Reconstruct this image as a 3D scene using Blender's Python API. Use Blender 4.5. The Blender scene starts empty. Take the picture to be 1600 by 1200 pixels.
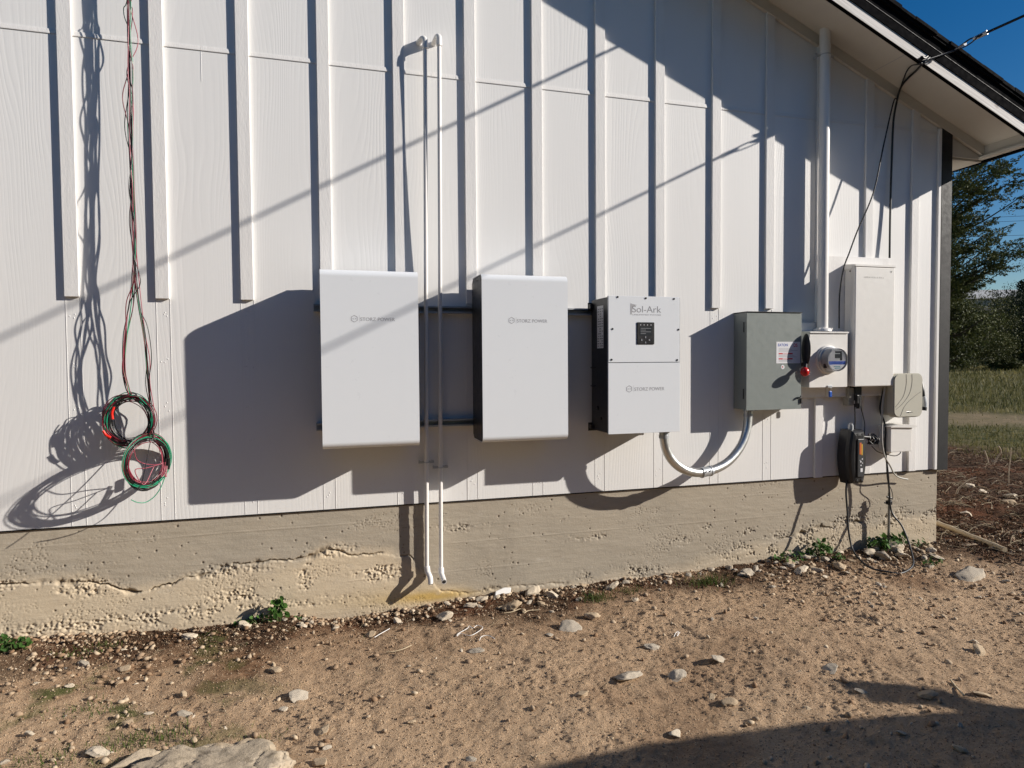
import bpy, bmesh, math, random
import numpy as np
from mathutils import Vector, Matrix
random.seed(7); RNG = np.random.default_rng(7)
S = bpy.context.scene
COL = S.collection
R = math.radians
# ------------------------------------------------------------------ camera, sky, sun, exposure
F, YAW, PIT, ROL, DIST, EYE = 1016.58, .2777, -.0344, -.0072, 3.738, 1.40
cy, sy = math.cos(YAW), math.sin(YAW)
FW = np.array([sy*math.cos(PIT), cy*math.cos(PIT), math.sin(PIT)])
RT0 = np.array([cy, -sy, 0.]); UP0 = np.cross(RT0, FW)
RT = RT0*math.cos(ROL) + UP0*math.sin(ROL); UP = -RT0*math.sin(ROL) + UP0*math.cos(ROL)
CP = np.array([0., -DIST, EYE])
cam = bpy.data.cameras.new('camera'); camo = bpy.data.objects.new('camera', cam); COL.objects.link(camo)
cam.sensor_width = 36; cam.lens = F*36/1600; cam.clip_end = 2000; cam.clip_start = .05
M4 = Matrix.Identity(4)
for i in range(3): M4[i][0], M4[i][1], M4[i][2], M4[i][3] = RT[i], UP[i], -FW[i], CP[i]
camo.matrix_world = M4; S.camera = camo
SA, SC = 2.2804, 1.0658                       # sun: towards (SA,-1,SC)
SUNV = Vector((SA, -1, SC)).normalized(); ELEV = math.asin(SUNV.z); AZ = math.atan2(SA, -1)
w = bpy.data.worlds.new("World"); S.world = w; w.use_nodes = True
nt = w.node_tree; nt.nodes.clear()
o_ = nt.nodes.new('ShaderNodeOutputWorld'); b_ = nt.nodes.new('ShaderNodeBackground'); s_ = nt.nodes.new('ShaderNodeTexSky')
s_.sky_type = 'NISHITA'; s_.sun_disc = False; s_.sun_elevation = ELEV; s_.sun_rotation = AZ
s_.air_density = 1.0; s_.dust_density = .3; s_.ozone_density = 2.2; s_.altitude = 300
b_.inputs['Strength'].default_value = .064
h_ = nt.nodes.new('ShaderNodeHueSaturation'); h_.inputs['Saturation'].default_value = 1.46; h_.inputs['Hue'].default_value = .506; nt.links.new(s_.outputs[0], h_.inputs['Color'])   # the deep blue of a clear dry winter sky
nt.links.new(h_.outputs[0], b_.inputs[0]); nt.links.new(b_.outputs[0], o_.inputs[0])
sl = bpy.data.lights.new('sun', 'SUN'); sl.energy = 5.0; sl.angle = R(.53); sl.color = (1, .93, .84)
so = bpy.data.objects.new('sun', sl); COL.objects.link(so); so.rotation_euler = SUNV.to_track_quat('Z', 'Y').to_euler(); so.location = (8, -6, 9)
S.view_settings.view_transform = 'Standard'; S.view_settings.look = 'None'; S.view_settings.exposure = .30; S.view_settings.gamma = 1

def ray(x, y): return FW + RT*((x-800)/F) - UP*((y-600)/F)
def B(x, y, t=0.):                             # the point seen at x, y of the photo that stands t metres in front of the siding
    d = ray(x, y); s = (-t-CP[1])/d[1]; return CP + s*d
def G(x, y, z=0.):
    d = ray(x, y); s = (z-CP[2])/d[2]; return CP + s*d
def AT(x, y, dist):                            # the point at a depth along the view
    return CP + ray(x, y)*dist

# ------------------------------------------------------------------ noise (numpy)
def _h(ix, iy, seed):
    n = (ix.astype(np.int64)*374761393 + iy.astype(np.int64)*668265263 + seed*1442695041) & 0x7fffffff
    n = ((n ^ (n >> 13))*1274126177) & 0x7fffffff
    return ((n ^ (n >> 16)) & 0xffff)/65535.
def vn(x, y, seed=0):
    ix, iy = np.floor(x), np.floor(y); fx, fy = x-ix, y-iy
    fx = fx*fx*(3-2*fx); fy = fy*fy*(3-2*fy)
    a, b, c, d = _h(ix, iy, seed), _h(ix+1, iy, seed), _h(ix, iy+1, seed), _h(ix+1, iy+1, seed)
    return (a*(1-fx)+b*fx)*(1-fy) + (c*(1-fx)+d*fx)*fy
def fbm(x, y, o=4, seed=0):
    r = 0; a = .5; s = 0
    for k in range(o): r = r + a*vn(x*2**k+k*17.3, y*2**k-k*9.1, seed+k); s += a; a *= .5
    return r/s
def cells(x, y, seed=0):                       # worley F1 and cell id
    ix, iy = np.floor(x), np.floor(y); best = np.full(x.shape, 9.); cid = np.zeros(x.shape)
    for dx in (-1, 0, 1):
        for dy in (-1, 0, 1):
            jx, jy = ix+dx, iy+dy
            px = jx + _h(jx, jy, seed); py = jy + _h(jx, jy, seed+5)
            d = np.hypot(x-px, y-py); m = d < best
            best = np.where(m, d, best); cid = np.where(m, _h(jx, jy, seed+9), cid)
    return best, cid
def sm(a, b, x): t = np.clip((x-a)/(b-a), 0, 1); return t*t*(3-2*t)

# ------------------------------------------------------------------ materials
def newmat(name):
    m = bpy.data.materials.new(name); m.use_nodes = True; t = m.node_tree
    return m, t, t.nodes['Principled BSDF']
def N(t, typ, **k):
    n = t.nodes.new(typ)
    for a, v in k.items():
        if a.startswith('i_'): n.inputs[a[2:]].default_value = v
        else: setattr(n, a, v)
    return n
def L(t, a, b): t.links.new(a, b)
def coords(t, scale=(1, 1, 1)):
    tc = N(t, 'ShaderNodeTexCoord'); mp = N(t, 'ShaderNodeMapping'); mp.inputs['Scale'].default_value = scale
    L(t, tc.outputs['Object'], mp.inputs['Vector']); return mp.outputs[0]
def noise(t, vec, scale, detail=4, rough=.55, dist=0):
    n = N(t, 'ShaderNodeTexNoise'); n.inputs['Scale'].default_value = scale; n.inputs['Detail'].default_value = detail
    n.inputs['Roughness'].default_value = rough; n.inputs['Distortion'].default_value = dist; L(t, vec, n.inputs['Vector']); return n.outputs['Fac']
def ramp(t, fac, *stops):
    r = N(t, 'ShaderNodeValToRGB'); e = r.color_ramp.elements
    while len(e) < len(stops): e.new(.5)
    for k, (p, c) in enumerate(stops): e[k].position = p; e[k].color = (*c, 1) if len(c) == 3 else c
    L(t, fac, r.inputs[0]); return r.outputs[0]
def mix(t, fac, a, b, mode='MIX'):
    m = N(t, 'ShaderNodeMix', data_type='RGBA', blend_type=mode)
    if isinstance(fac, float): m.inputs[0].default_value = fac
    else: L(t, fac, m.inputs[0])
    for s, v in ((6, a), (7, b)):
        if isinstance(v, tuple): m.inputs[s].default_value = (*v, 1)
        else: L(t, v, m.inputs[s])
    return m.outputs[2]
def math_(t, op, a, b=None):
    m = N(t, 'ShaderNodeMath', operation=op)
    for s, v in ((0, a), (1, b)):
        if v is None: continue
        if isinstance(v, (int, float)): m.inputs[s].default_value = v
        else: L(t, v, m.inputs[s])
    return m.outputs[0]
def bump(t, bs, h, strength, dist, normal=None):
    b = N(t, 'ShaderNodeBump'); b.inputs['Strength'].default_value = strength; b.inputs['Distance'].default_value = dist
    L(t, h, b.inputs['Height'])
    if normal is not None: L(t, normal, b.inputs['Normal'])
    L(t, b.outputs[0], bs.inputs['Normal']); return b.outputs[0]
def spec(bs, v): bs.inputs['Specular IOR Level'].default_value = v
def attr(t, name): n = N(t, 'ShaderNodeAttribute'); n.attribute_name = name; return n

def plain(name, col, rough=.5, metal=0., var=.06, bscale=0, bdist=.001, sp=.5, coat=0):
    m, t, bs = newmat(name)
    v = coords(t); n = noise(t, v, 9, 5)
    c = mix(t, n, tuple(x*(1-var) for x in col), tuple(min(1, x*(1+var)) for x in col)); L(t, c, bs.inputs['Base Color'])
    n2 = noise(t, v, 30, 3); L(t, ramp(t, n2, (.3, (rough*.85,)*3), (.7, (min(1, rough*1.15),)*3)), bs.inputs['Roughness'])
    bs.inputs['Metallic'].default_value = metal; spec(bs, sp)
    if coat: bs.inputs['Coat Weight'].default_value = coat
    if bscale: bump(t, bs, noise(t, v, bscale, 5, .6), .5, bdist)
    return m

def siding_mat():
    m, t, bs = newmat('siding_paint')
    v = coords(t, (1, 1, 1)); vs = coords(t, (3.2, 3.2, .55))
    sx = N(t, 'ShaderNodeSeparateXYZ'); L(t, v, sx.inputs[0])
    low = noise(t, vs, 1.0, 2, .45)
    ph = math_(t, 'ADD', math_(t, 'MULTIPLY', sx.outputs[0], 290.), math_(t, 'MULTIPLY', low, 105.))
    s = math_(t, 'SINE', ph); s = math_(t, 'POWER', math_(t, 'ADD', math_(t, 'MULTIPLY', s, .5), .5), 3.)
    amp = noise(t, coords(t, (2.4, 1, .7)), 1.7, 3); amp = ramp(t, amp, (.42, (0, 0, 0)), (.62, (1, 1, 1)))
    s = math_(t, 'MULTIPLY', s, math_(t, 'ADD', math_(t, 'MULTIPLY', amp, .8), .2))
    fine = noise(t, coords(t, (170, 170, 4.)), 1., 4, .6)
    h = math_(t, 'ADD', math_(t, 'MULTIPLY', s, -.9), math_(t, 'MULTIPLY', fine, .8))
    h = math_(t, 'ADD', h, math_(t, 'MULTIPLY', noise(t, v, 3., 3), 2.))
    bump(t, bs, h, .23, .0012)
    c = mix(t, noise(t, coords(t, (1.2, 1, .35)), 2.2, 5), (.785, .775, .76), (.84, .835, .82))
    dirt = ramp(t, noise(t, v, 5.5, 6, .7), (.62, (0, 0, 0)), (.8, (1, 1, 1)))
    c = mix(t, math_(t, 'MULTIPLY', dirt, .10), c, (.50, .44, .36))
    low_z = N(t, 'ShaderNodeMapRange'); low_z.inputs[1].default_value = .95; low_z.inputs[2].default_value = .55; L(t, sx.outputs[2], low_z.inputs[0])
    sp = ramp(t, noise(t, v, 60, 4, .7), (.60, (0, 0, 0)), (.68, (1, 1, 1)))
    c = mix(t, math_(t, 'MULTIPLY', math_(t, 'MULTIPLY', low_z.outputs[0], sp), .35), c, (.5, .42, .32))
    L(t, c, bs.inputs['Base Color']); bs.inputs['Roughness'].default_value = .55; spec(bs, .35)
    return m
def batten_mat():
    m, t, bs = newmat('batten_paint')
    v = coords(t)
    a = noise(t, coords(t, (130, 130, 38)), 1., 5, .65); b = noise(t, coords(t, (30, 30, 1.5)), 1.3, 3, .5)
    bump(t, bs, math_(t, 'ADD', a, math_(t, 'MULTIPLY', b, .7)), .55, .0022)
    L(t, mix(t, noise(t, v, 6, 4), (.76, .745, .725), (.83, .815, .795)), bs.inputs['Base Color'])
    bs.inputs['Roughness'].default_value = .6; spec(bs, .3); return m
def concrete_mat():
    m, t, bs = newmat('board_formed_concrete')
    v = coords(t); lift = attr(t, 'lift').outputs['Fac']; st = attr(t, 'stain').outputs['Fac']; pit = attr(t, 'pit').outputs['Fac']
    grain = noise(t, coords(t, (2, 2, 26)), 2., 6, .65)
    up = mix(t, grain, (.32, .275, .215), (.46, .41, .33)); lo = mix(t, noise(t, v, 4, 6, .6), (.57, .46, .32), (.72, .60, .43))
    c = mix(t, lift, up, lo)
    blot = ramp(t, noise(t, v, 2.3, 6, .65), (.38, (0, 0, 0)), (.66, (1, 1, 1)))
    c = mix(t, math_(t, 'MULTIPLY', blot, .38), c, (.50, .44, .35))
    eff = ramp(t, noise(t, coords(t, (3, 3, 5)), 2.6, 6, .7), (.60, (0, 0, 0)), (.74, (1, 1, 1)))
    c = mix(t, math_(t, 'MULTIPLY', eff, .35), c, (.62, .58, .51))
    dk = ramp(t, noise(t, coords(t, (3, 3, 1)), 1.7, 6, .7), (.58, (0, 0, 0)), (.78, (1, 1, 1)))
    c = mix(t, math_(t, 'MULTIPLY', dk, .35), c, (.22, .19, .15))
    c = mix(t, math_(t, 'MULTIPLY', pit, .9), c, (.13, .095, .06))
    c = mix(t, math_(t, 'MULTIPLY', st, .75), c, (.55, .35, .06))
    L(t, c, bs.inputs['Base Color']); bs.inputs['Roughness'].default_value = .9; spec(bs, .15)
    h = math_(t, 'ADD', noise(t, v, 160, 5, .7), math_(t, 'MULTIPLY', noise(t, coords(t, (4, 4, 60)), 3, 4), .8))
    bump(t, bs, h, .6, .0018); return m
def dirt_mat():
    m, t, bs = newmat('dirt')
    v = coords(t); mu = attr(t, 'mulch').outputs['Fac']; gr = attr(t, 'green').outputs['Fac']; far = attr(t, 'field').outputs['Fac']; tr = attr(t, 'track').outputs['Fac']
    n1 = noise(t, v, 1.4, 7, .62); n2 = noise(t, v, 22, 6, .68); n3 = noise(t, v, 120, 4, .7)
    c = mix(t, n1, (.54, .36, .215), (.70, .505, .33))
    pk = ramp(t, noise(t, v, 1.1, 4, .6), (.42, (0, 0, 0)), (.62, (1, 1, 1)))
    dk = math_(t, 'MULTIPLY', ramp(t, n2, (.36, (1, 1, 1)), (.68, (0, 0, 0))), math_(t, 'ADD', math_(t, 'MULTIPLY', pk, .7), .3))
    c = mix(t, dk, c, mix(t, .48, c, (.24, .145, .085)))
    c = mix(t, math_(t, 'MULTIPLY', ramp(t, n3, (.50, (0, 0, 0)), (.72, (1, 1, 1))), .45), c, (.66, .56, .43))
    c = mix(t, math_(t, 'MULTIPLY', ramp(t, noise(t, v, 260, 3, .7), (.30, (1, 1, 1)), (.46, (0, 0, 0))), .45), c, (.16, .10, .06))
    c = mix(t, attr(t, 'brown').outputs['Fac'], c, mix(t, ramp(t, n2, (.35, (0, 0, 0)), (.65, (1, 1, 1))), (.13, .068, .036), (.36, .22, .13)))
    d = mix(t, ramp(t, noise(t, v, 45, 5, .7), (.35, (0, 0, 0)), (.7, (1, 1, 1))), (.040, .025, .016), (.15, .082, .047))
    red = ramp(t, noise(t, v, 1.9, 4), (.5, (0, 0, 0)), (.66, (1, 1, 1)))
    d = mix(t, math_(t, 'MULTIPLY', red, .5), d, (.19, .072, .035))
    c = mix(t, mu, c, d)
    g = mix(t, noise(t, v, 30, 4), (.05, .07, .02), (.14, .15, .05)); c = mix(t, gr, c, g)
    f = mix(t, noise(t, v, .55, 7, .7), (.085, .085, .035), (.24, .20, .09)); f = mix(t, ramp(t, noise(t, v, 5, 5), (.4, (0, 0, 0)), (.65, (1, 1, 1))), f, (.06, .07, .025))
    f = mix(t, math_(t, 'MULTIPLY', tr, noise(t, v, 1.1, 5)), f, (.42, .30, .20)); c = mix(t, far, c, f)
    L(t, c, bs.inputs['Base Color']); bs.inputs['Roughness'].default_value = .95; spec(bs, .1)
    h = math_(t, 'ADD', math_(t, 'MULTIPLY', n3, .9), math_(t, 'MULTIPLY', noise(t, v, 330, 3, .7), .5)); h = math_(t, 'ADD', h, math_(t, 'MULTIPLY', n2, 1.6))
    bump(t, bs, h, 1.0, .013); return m
def stone_mat(name, a, b):
    m, t, bs = newmat(name); v = coords(t); oi = N(t, 'ShaderNodeObjectInfo')
    c = mix(t, noise(t, v, 30, 6, .65), a, b); c = mix(t, math_(t, 'MULTIPLY', oi.outputs['Random'], .45), c, tuple(x*.72 for x in a))
    c = mix(t, math_(t, 'MULTIPLY', ramp(t, noise(t, v, 75, 5, .7), (.55, (0, 0, 0)), (.7, (1, 1, 1))), .6), c, (.30, .20, .12))
    L(t, c, bs.inputs['Base Color']); bs.inputs['Roughness'].default_value = .88; spec(bs, .2)
    bump(t, bs, noise(t, v, 110, 6, .7), .7, .003); return m
def tint_mat(name, a, b, rough=.85, attrname='tint'):
    m, t, bs = newmat(name); f = attr(t, attrname).outputs['Fac']
    c = mix(t, f, a, b); c = mix(t, math_(t, 'MULTIPLY', noise(t, coords(t), 60, 3), .5), c, tuple(x*.6 for x in a)); L(t, c, bs.inputs['Base Color'])
    bs.inputs['Roughness'].default_value = rough; spec(bs, .25); return m
def leaf_mat(name, a, b, trans=.25):
    m, t, bs = newmat(name); f = attr(t, 'tint').outputs['Fac']
    c = mix(t, f, a, b); L(t, c, bs.inputs['Base Color']); bs.inputs['Roughness'].default_value = .6; spec(bs, .15)
    tr = N(t, 'ShaderNodeBsdfTranslucent'); L(t, c, tr.inputs[0]); ms = N(t, 'ShaderNodeMixShader'); ms.inputs[0].default_value = trans
    L(t, bs.outputs[0], ms.inputs[1]); L(t, tr.outputs[0], ms.inputs[2]); L(t, ms.outputs[0], t.nodes['Material Output'].inputs[0]); return m

MT = dict(
 siding=siding_mat(), batten=batten_mat(), concrete=concrete_mat(), dirt=dirt_mat(),
 trim=plain('soffit_paint', (.62, .585, .52), .6, var=.05, bscale=40, bdist=.0008, sp=.3),
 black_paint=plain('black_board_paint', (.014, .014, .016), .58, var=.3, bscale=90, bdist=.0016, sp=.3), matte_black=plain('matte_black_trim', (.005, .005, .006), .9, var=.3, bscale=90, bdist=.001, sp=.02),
 fascia=None, shingle=plain('black_shingle', (.007, .007, .008), .95, var=.4, bscale=300, bdist=.002, sp=.05),
 white_cab=plain('white_powder_coat', (.775, .80, .83), .32, var=.01, bscale=500, bdist=.0001, sp=.4),
 black_cab=plain('black_metal', (.018, .018, .021), .38, var=.2, sp=.5),
 grey_ink=plain('grey_ink', (.40, .40, .42), .5, var=.02), grey_ink_dark=plain('dark_grey_ink', (.30, .30, .32), .5, var=.02),
 galv=plain('galvanised_steel', (.50, .52, .54), .42, .55, var=.15, bscale=60, bdist=.0003),
 emt=plain('steel_conduit', (.62, .63, .62), .36, .9, var=.12, bscale=14, bdist=.0015),
 grey_cab=plain('grey_enamel', (.235, .262, .248), .42, var=.04, bscale=25, bdist=.0012, sp=.5),
 grey_dark=plain('dark_slot', (.03, .03, .03), .6), red=plain('red_plastic', (.55, .012, .012), .3, sp=.5),
 black_pl=plain('black_plastic', (.016, .016, .018), .4, var=.2, sp=.5),
 offwhite=plain('offwhite_enamel', (.80, .78, .74), .4, var=.03, bscale=8, bdist=.0015),
 beige=plain('beige_plastic', (.52, .50, .42), .45, var=.03), beige_line=plain('grey_groove', (.30, .29, .25), .6),
 white_pl=plain('white_pvc', (.80, .78, .75), .35, var=.03), blue=plain('blue_plastic', (.02, .10, .45), .35),
 label=plain('label_white', (.78, .78, .80), .4, var=.02), ink_blue=plain('ink_blue', (.01, .07, .42), .5), ink_red=plain('ink_red', (.55, .02, .04), .5),
 ink_teal=plain('ink_teal', (.02, .25, .35), .5), lcd=plain('display_glass', (.04, .045, .05), .2), yellow=plain('yellow_ink', (.65, .40, .03), .5), orange=plain('orange_ink', (.55, .12, .02), .5),
 w_red=plain('red_wire', (.17, .015, .03), .3, sp=.5), w_green=plain('green_wire', (.015, .28, .15), .3, sp=.5), w_black=plain('black_wire', (.012, .012, .012), .3, sp=.5), w_red_glare=plain('red_glare_wire', (.36, .08, .11), .3, sp=.5),  # pink tone paints sun glare onto red insulation
 tape=plain('red_tape', (.75, .02, .01), .35), cable=plain('cable_black', (.014, .014, .016), .45), cable_grey=plain('cable_grey', (.45, .44, .40), .5),
 grey_wire=plain('dull_steel', (.25, .25, .24), .5, .7),
 stone_a=stone_mat('limestone_cream', (.60, .50, .37), (.70, .62, .50)), stone_b=stone_mat('limestone_tan', (.46, .34, .22), (.58, .47, .33)), stone_c=stone_mat('limestone_grey', (.42, .36, .28), (.60, .53, .43)),
 boulder=None, gravel=tint_mat('gravel', (.27, .165, .095), (.68, .56, .40)), mulch=tint_mat('mulch', (.045, .028, .018), (.24, .12, .06)), straw=tint_mat('straw', (.22, .17, .11), (.60, .50, .34)),
 twig=plain('bleached_twig', (.42, .34, .25), .8, var=.2), bark=plain('bark', (.10, .08, .06), .9, var=.3, bscale=20, bdist=.02),
 pole=plain('pale_wood', (.50, .40, .26), .7, var=.15, bscale=60, bdist=.002),
 leaf=leaf_mat('weed_leaf', (.028, .072, .013), (.08, .17, .035)), grass=leaf_mat('grass_blade', (.07, .08, .022), (.28, .235, .10), .3), moss=leaf_mat('green_blade', (.05, .09, .02), (.12, .16, .04), .3),
 oak=leaf_mat('oak_leaf', (.028, .036, .011), (.12, .135, .045), .15), bush=leaf_mat('bush_leaf', (.034, .040, .011), (.13, .135, .042), .12), cedar=leaf_mat('cedar_leaf', (.012, .020, .010), (.04, .055, .022), .1),
 barn=plain('barn_roof', (.50, .49, .47), .5), barnwall=plain('barn_wall', (.30, .28, .25), .8), carpaint=plain('car_paint', (.10, .11, .13), .25, .5, sp=.6, coat=.6), glass=plain('dark_glass', (.02, .025, .025), .08), tyre=plain('tyre_rubber', (.02, .02, .02), .8), chrome=plain('rim_metal', (.6, .6, .62), .25, 1.),
)
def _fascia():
    m, t, bs = newmat('glare_pale_board'); v = coords(t, (1, 1, 1)); r1 = N(t, 'ShaderNodeMapping'); r1.inputs['Rotation'].default_value = (0, -math.atan(.4167), 0); L(t, v, r1.inputs[0]); r2 = N(t, 'ShaderNodeMapping'); r2.inputs['Scale'].default_value = (2.5, 2.5, 70); L(t, r1.outputs[0], r2.inputs[0]); q = r2.outputs[0]  # pale tone stands in for sun glare on a black fascia
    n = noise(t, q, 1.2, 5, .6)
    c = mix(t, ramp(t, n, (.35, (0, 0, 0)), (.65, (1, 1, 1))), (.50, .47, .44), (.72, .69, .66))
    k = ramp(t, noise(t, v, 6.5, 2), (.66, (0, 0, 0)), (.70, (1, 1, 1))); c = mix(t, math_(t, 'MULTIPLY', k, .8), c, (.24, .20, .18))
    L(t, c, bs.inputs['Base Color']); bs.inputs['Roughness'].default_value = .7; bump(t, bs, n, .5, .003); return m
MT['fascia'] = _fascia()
def _boulder():
    m, t, bs = newmat('weathered_limestone'); v = coords(t)
    c = mix(t, noise(t, v, 7, 8, .65), (.30, .235, .16), (.64, .54, .41))
    c = mix(t, math_(t, 'MULTIPLY', ramp(t, noise(t, v, 16, 6, .75), (.52, (0, 0, 0)), (.66, (1, 1, 1))), .75), c, (.15, .12, .085))
    c = mix(t, math_(t, 'MULTIPLY', ramp(t, noise(t, v, 5, 3), (.6, (0, 0, 0)), (.7, (1, 1, 1))), .5), c, (.50, .34, .18))
    L(t, c, bs.inputs['Base Color']); bs.inputs['Roughness'].default_value = .92; spec(bs, .12); bump(t, bs, noise(t, v, 60, 7, .75), .9, .008); return m
MT['boulder'] = _boulder()

# ------------------------------------------------------------------ mesh helpers
ORI = {}
def fastmesh(name, V, Fc, smooth=False):
    V = np.asarray(V, dtype=np.float32).reshape(-1, 3); Fc = np.asarray(Fc, dtype=np.int32)
    me = bpy.data.meshes.new(name); n = Fc.shape[1]; k = Fc.shape[0]
    me.vertices.add(len(V)); me.vertices.foreach_set('co', V.ravel()); me.loops.add(k*n); me.loops.foreach_set('vertex_index', Fc.ravel())
    me.polygons.add(k); me.polygons.foreach_set('loop_start', np.arange(0, k*n, n, dtype=np.int32)); me.polygons.foreach_set('loop_total', np.full(k, n, dtype=np.int32))
    if smooth: me.polygons.foreach_set('use_smooth', np.ones(k, dtype=bool))
    me.update(calc_edges=True); me.validate(); return me
def setattr_f(me, name, vals):
    a = me.attributes.new(name, 'FLOAT', 'POINT'); a.data.foreach_set('value', np.asarray(vals, dtype=np.float32).ravel())
class MB:
    def __init__(s): s.v = []; s.f = []; s.sm = []
    def add(s, vs, fs, smooth=False):
        b = len(s.v); s.v += [tuple(map(float, p)) for p in vs]; s.f += [tuple(i+b for i in f) for f in fs]; s.sm += [smooth]*len(fs); return s
    def box(s, x0, x1, y0, y1, z0, z1, bev=0., seg=2):
        if bev <= 0:
            v = [(x, y, z) for z in (z0, z1) for y in (y0, y1) for x in (x0, x1)]
            return s.add(v, [(0, 2, 3, 1), (4, 5, 7, 6), (0, 1, 5, 4), (2, 6, 7, 3), (0, 4, 6, 2), (1, 3, 7, 5)])
        bm = bmesh.new(); bmesh.ops.create_cube(bm, size=1)
        for v in bm.verts: v.co = Vector(((x0+x1)/2+v.co.x*(x1-x0), (y0+y1)/2+v.co.y*(y1-y0), (z0+z1)/2+v.co.z*(z1-z0)))
        bmesh.ops.bevel(bm, geom=bm.edges[:], offset=bev, segments=seg, profile=.5, affect='EDGES'); bm.verts.index_update()
        s.add([v.co for v in bm.verts], [[v.index for v in f.verts] for f in bm.faces]); bm.free(); return s
    def prism(s, poly, axis, a0, a1, bev=0.):          # polygon in the two other axes, pushed along axis
        n = len(poly)
        def P(q, a): return {'x': (a, q[0], q[1]), 'y': (q[0], a, q[1]), 'z': (q[0], q[1], a)}[axis]
        v = [P(q, a0) for q in poly] + [P(q, a1) for q in poly]
        f = [tuple(range(n)), tuple(range(2*n-1, n-1, -1))] + [(i, i+n, (i+1) % n+n, (i+1) % n) for i in range(n)]
        bm = bmesh.new(); bv = [bm.verts.new(p) for p in v]
        for q in f:
            try: bm.faces.new([bv[i] for i in q])
            except ValueError: pass
        bmesh.ops.recalc_face_normals(bm, faces=bm.faces[:])
        if bev > 0: bmesh.ops.bevel(bm, geom=bm.edges[:], offset=bev, segments=2, profile=.5, affect='EDGES')
        bm.verts.index_update(); s.add([q.co for q in bm.verts], [[q.index for q in g.verts] for g in bm.faces]); bm.free(); return s
    def tube(s, pts, r, n=8, cap=True):
        pts = [Vector(p) for p in pts]; m = len(pts); rr = r if hasattr(r, '__len__') else [r]*m
        t = [(pts[min(i+1, m-1)]-pts[max(i-1, 0)]).normalized() for i in range(m)]
        a = t[0].orthogonal().normalized(); V = []; 
        for i in range(m):
            a = (a - t[i]*a.dot(t[i])); a = a.normalized() if a.length > 1e-6 else t[i].orthogonal().normalized(); b = t[i].cross(a)
            for k in range(n): th = 2*math.pi*k/n; V.append(pts[i]+(a*math.cos(th)+b*math.sin(th))*rr[i])
        Fs = [(i*n+k, i*n+(k+1) % n, (i+1)*n+(k+1) % n, (i+1)*n+k) for i in range(m-1) for k in range(n)]
        s.add(V, Fs, True)
        if cap: s.add([V[k] for k in range(n)], [tuple(range(n-1, -1, -1))]); s.add(V[-n:], [tuple(range(n))])
        return s
    def cyl(s, c, axis, r, h, n=28, r2=None):
        c = Vector(c); ax = Vector(axis).normalized(); return s.tube([c, c+ax*h], [r, r if r2 is None else r2], n)
    def ball(s, c, rx, ry, rz, nu=16, nv=10):
        V = []; Fs = []
        for j in range(nv+1):
            ph = math.pi*j/nv
            for i in range(nu): th = 2*math.pi*i/nu; V.append((c[0]+rx*math.sin(ph)*math.cos(th), c[1]+ry*math.sin(ph)*math.sin(th), c[2]+rz*math.cos(ph)))
        for j in range(nv):
            for i in range(nu): Fs.append((j*nu+i, (j+1)*nu+i, (j+1)*nu+(i+1) % nu, j*nu+(i+1) % nu))
        return s.add(V, Fs, True)
def cr(pts, k=8):                                       # smooth curve through points
    P = [np.array(p, float) for p in pts]; P = [2*P[0]-P[1]]+P+[2*P[-1]-P[-2]]; o = []
    for i in range(1, len(P)-2):
        for j in range(k):
            t = j/k; a, b, c, d = P[i-1:i+3]
            o.append(.5*((2*b)+(-a+c)*t+(2*a-5*b+4*c-d)*t*t+(-a+3*b-3*c+d)*t**3))
    o.append(P[-2]); return o
def tag(o, label=None, cat=None, group=None, kind=None):
    if label: o['label'] = label
    if cat: o['category'] = cat
    if group: o['group'] = group
    if kind: o['kind'] = kind
    return o
def thing(name, label, cat, loc, group=None):
    o = bpy.data.objects.new(name, None); COL.objects.link(o); o.location = tuple(map(float, loc)); o.empty_display_size = .1
    ORI[o.name] = np.array(loc, float); return tag(o, label, cat, group)
def put(name, mb, mat, parent=None, org=None):          # parent: mesh keeps world shape, stored relative to the thing's base
    if parent is not None: org = ORI[parent.name]
    elif org is None: org = np.array([0., 0., 0.])
    org = np.array(org, float)
    if isinstance(mb, MB):
        me = bpy.data.meshes.new(name); me.from_pydata([tuple(np.array(v)-org) for v in mb.v], [], mb.f)
        me.polygons.foreach_set('use_smooth', mb.sm); me.update()
    else: me = mb
    me.materials.append(MT[mat] if isinstance(mat, str) else mat)
    o = bpy.data.objects.new(name, me); COL.objects.link(o); ORI[o.name] = org
    if parent is not None: o.parent = parent
    else: o.location = tuple(org)
    return o
def text(s, x, y, z, width, mat, parent, name='lettering', height=None, bold=0.):   # lettering on a face that looks towards -y
    cu = bpy.data.curves.new('t', 'FONT'); cu.body = s; cu.size = 1; cu.extrude = .0; cu.offset = bold
    to = bpy.data.objects.new('t', cu); COL.objects.link(to); bpy.context.view_layer.update()
    me = bpy.data.meshes.new_from_object(to.evaluated_get(bpy.context.evaluated_depsgraph_get())); bpy.data.objects.remove(to)
    co = np.array([v.co[:] for v in me.vertices]); w0 = co[:, 0].max()-co[:, 0].min(); k = width/w0; kz = k if height is None else height/(co[:, 1].max()-co[:, 1].min())
    org = ORI[parent.name]; x0, y0 = co[:, 0].min(), co[:, 1].min()
    for v, c in zip(me.vertices, co): v.co = ((c[0]-x0)*k+x-org[0], y-org[1], (c[1]-y0)*kz+z-org[2])
    me.materials.append(MT[mat]); o = bpy.data.objects.new(name, me); COL.objects.link(o); o.parent = parent; ORI[o.name] = org; return o
def dup(root, loc, label, group=None):
    r = root.copy(); COL.objects.link(r); r.location = loc; r['label'] = label
    if group: r['group'] = group
    for ch in list(root.children):
        c = ch.copy(); COL.objects.link(c); c.parent = r
        for g in list(ch.children): d = g.copy(); COL.objects.link(d); d.parent = c
    return r

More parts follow.
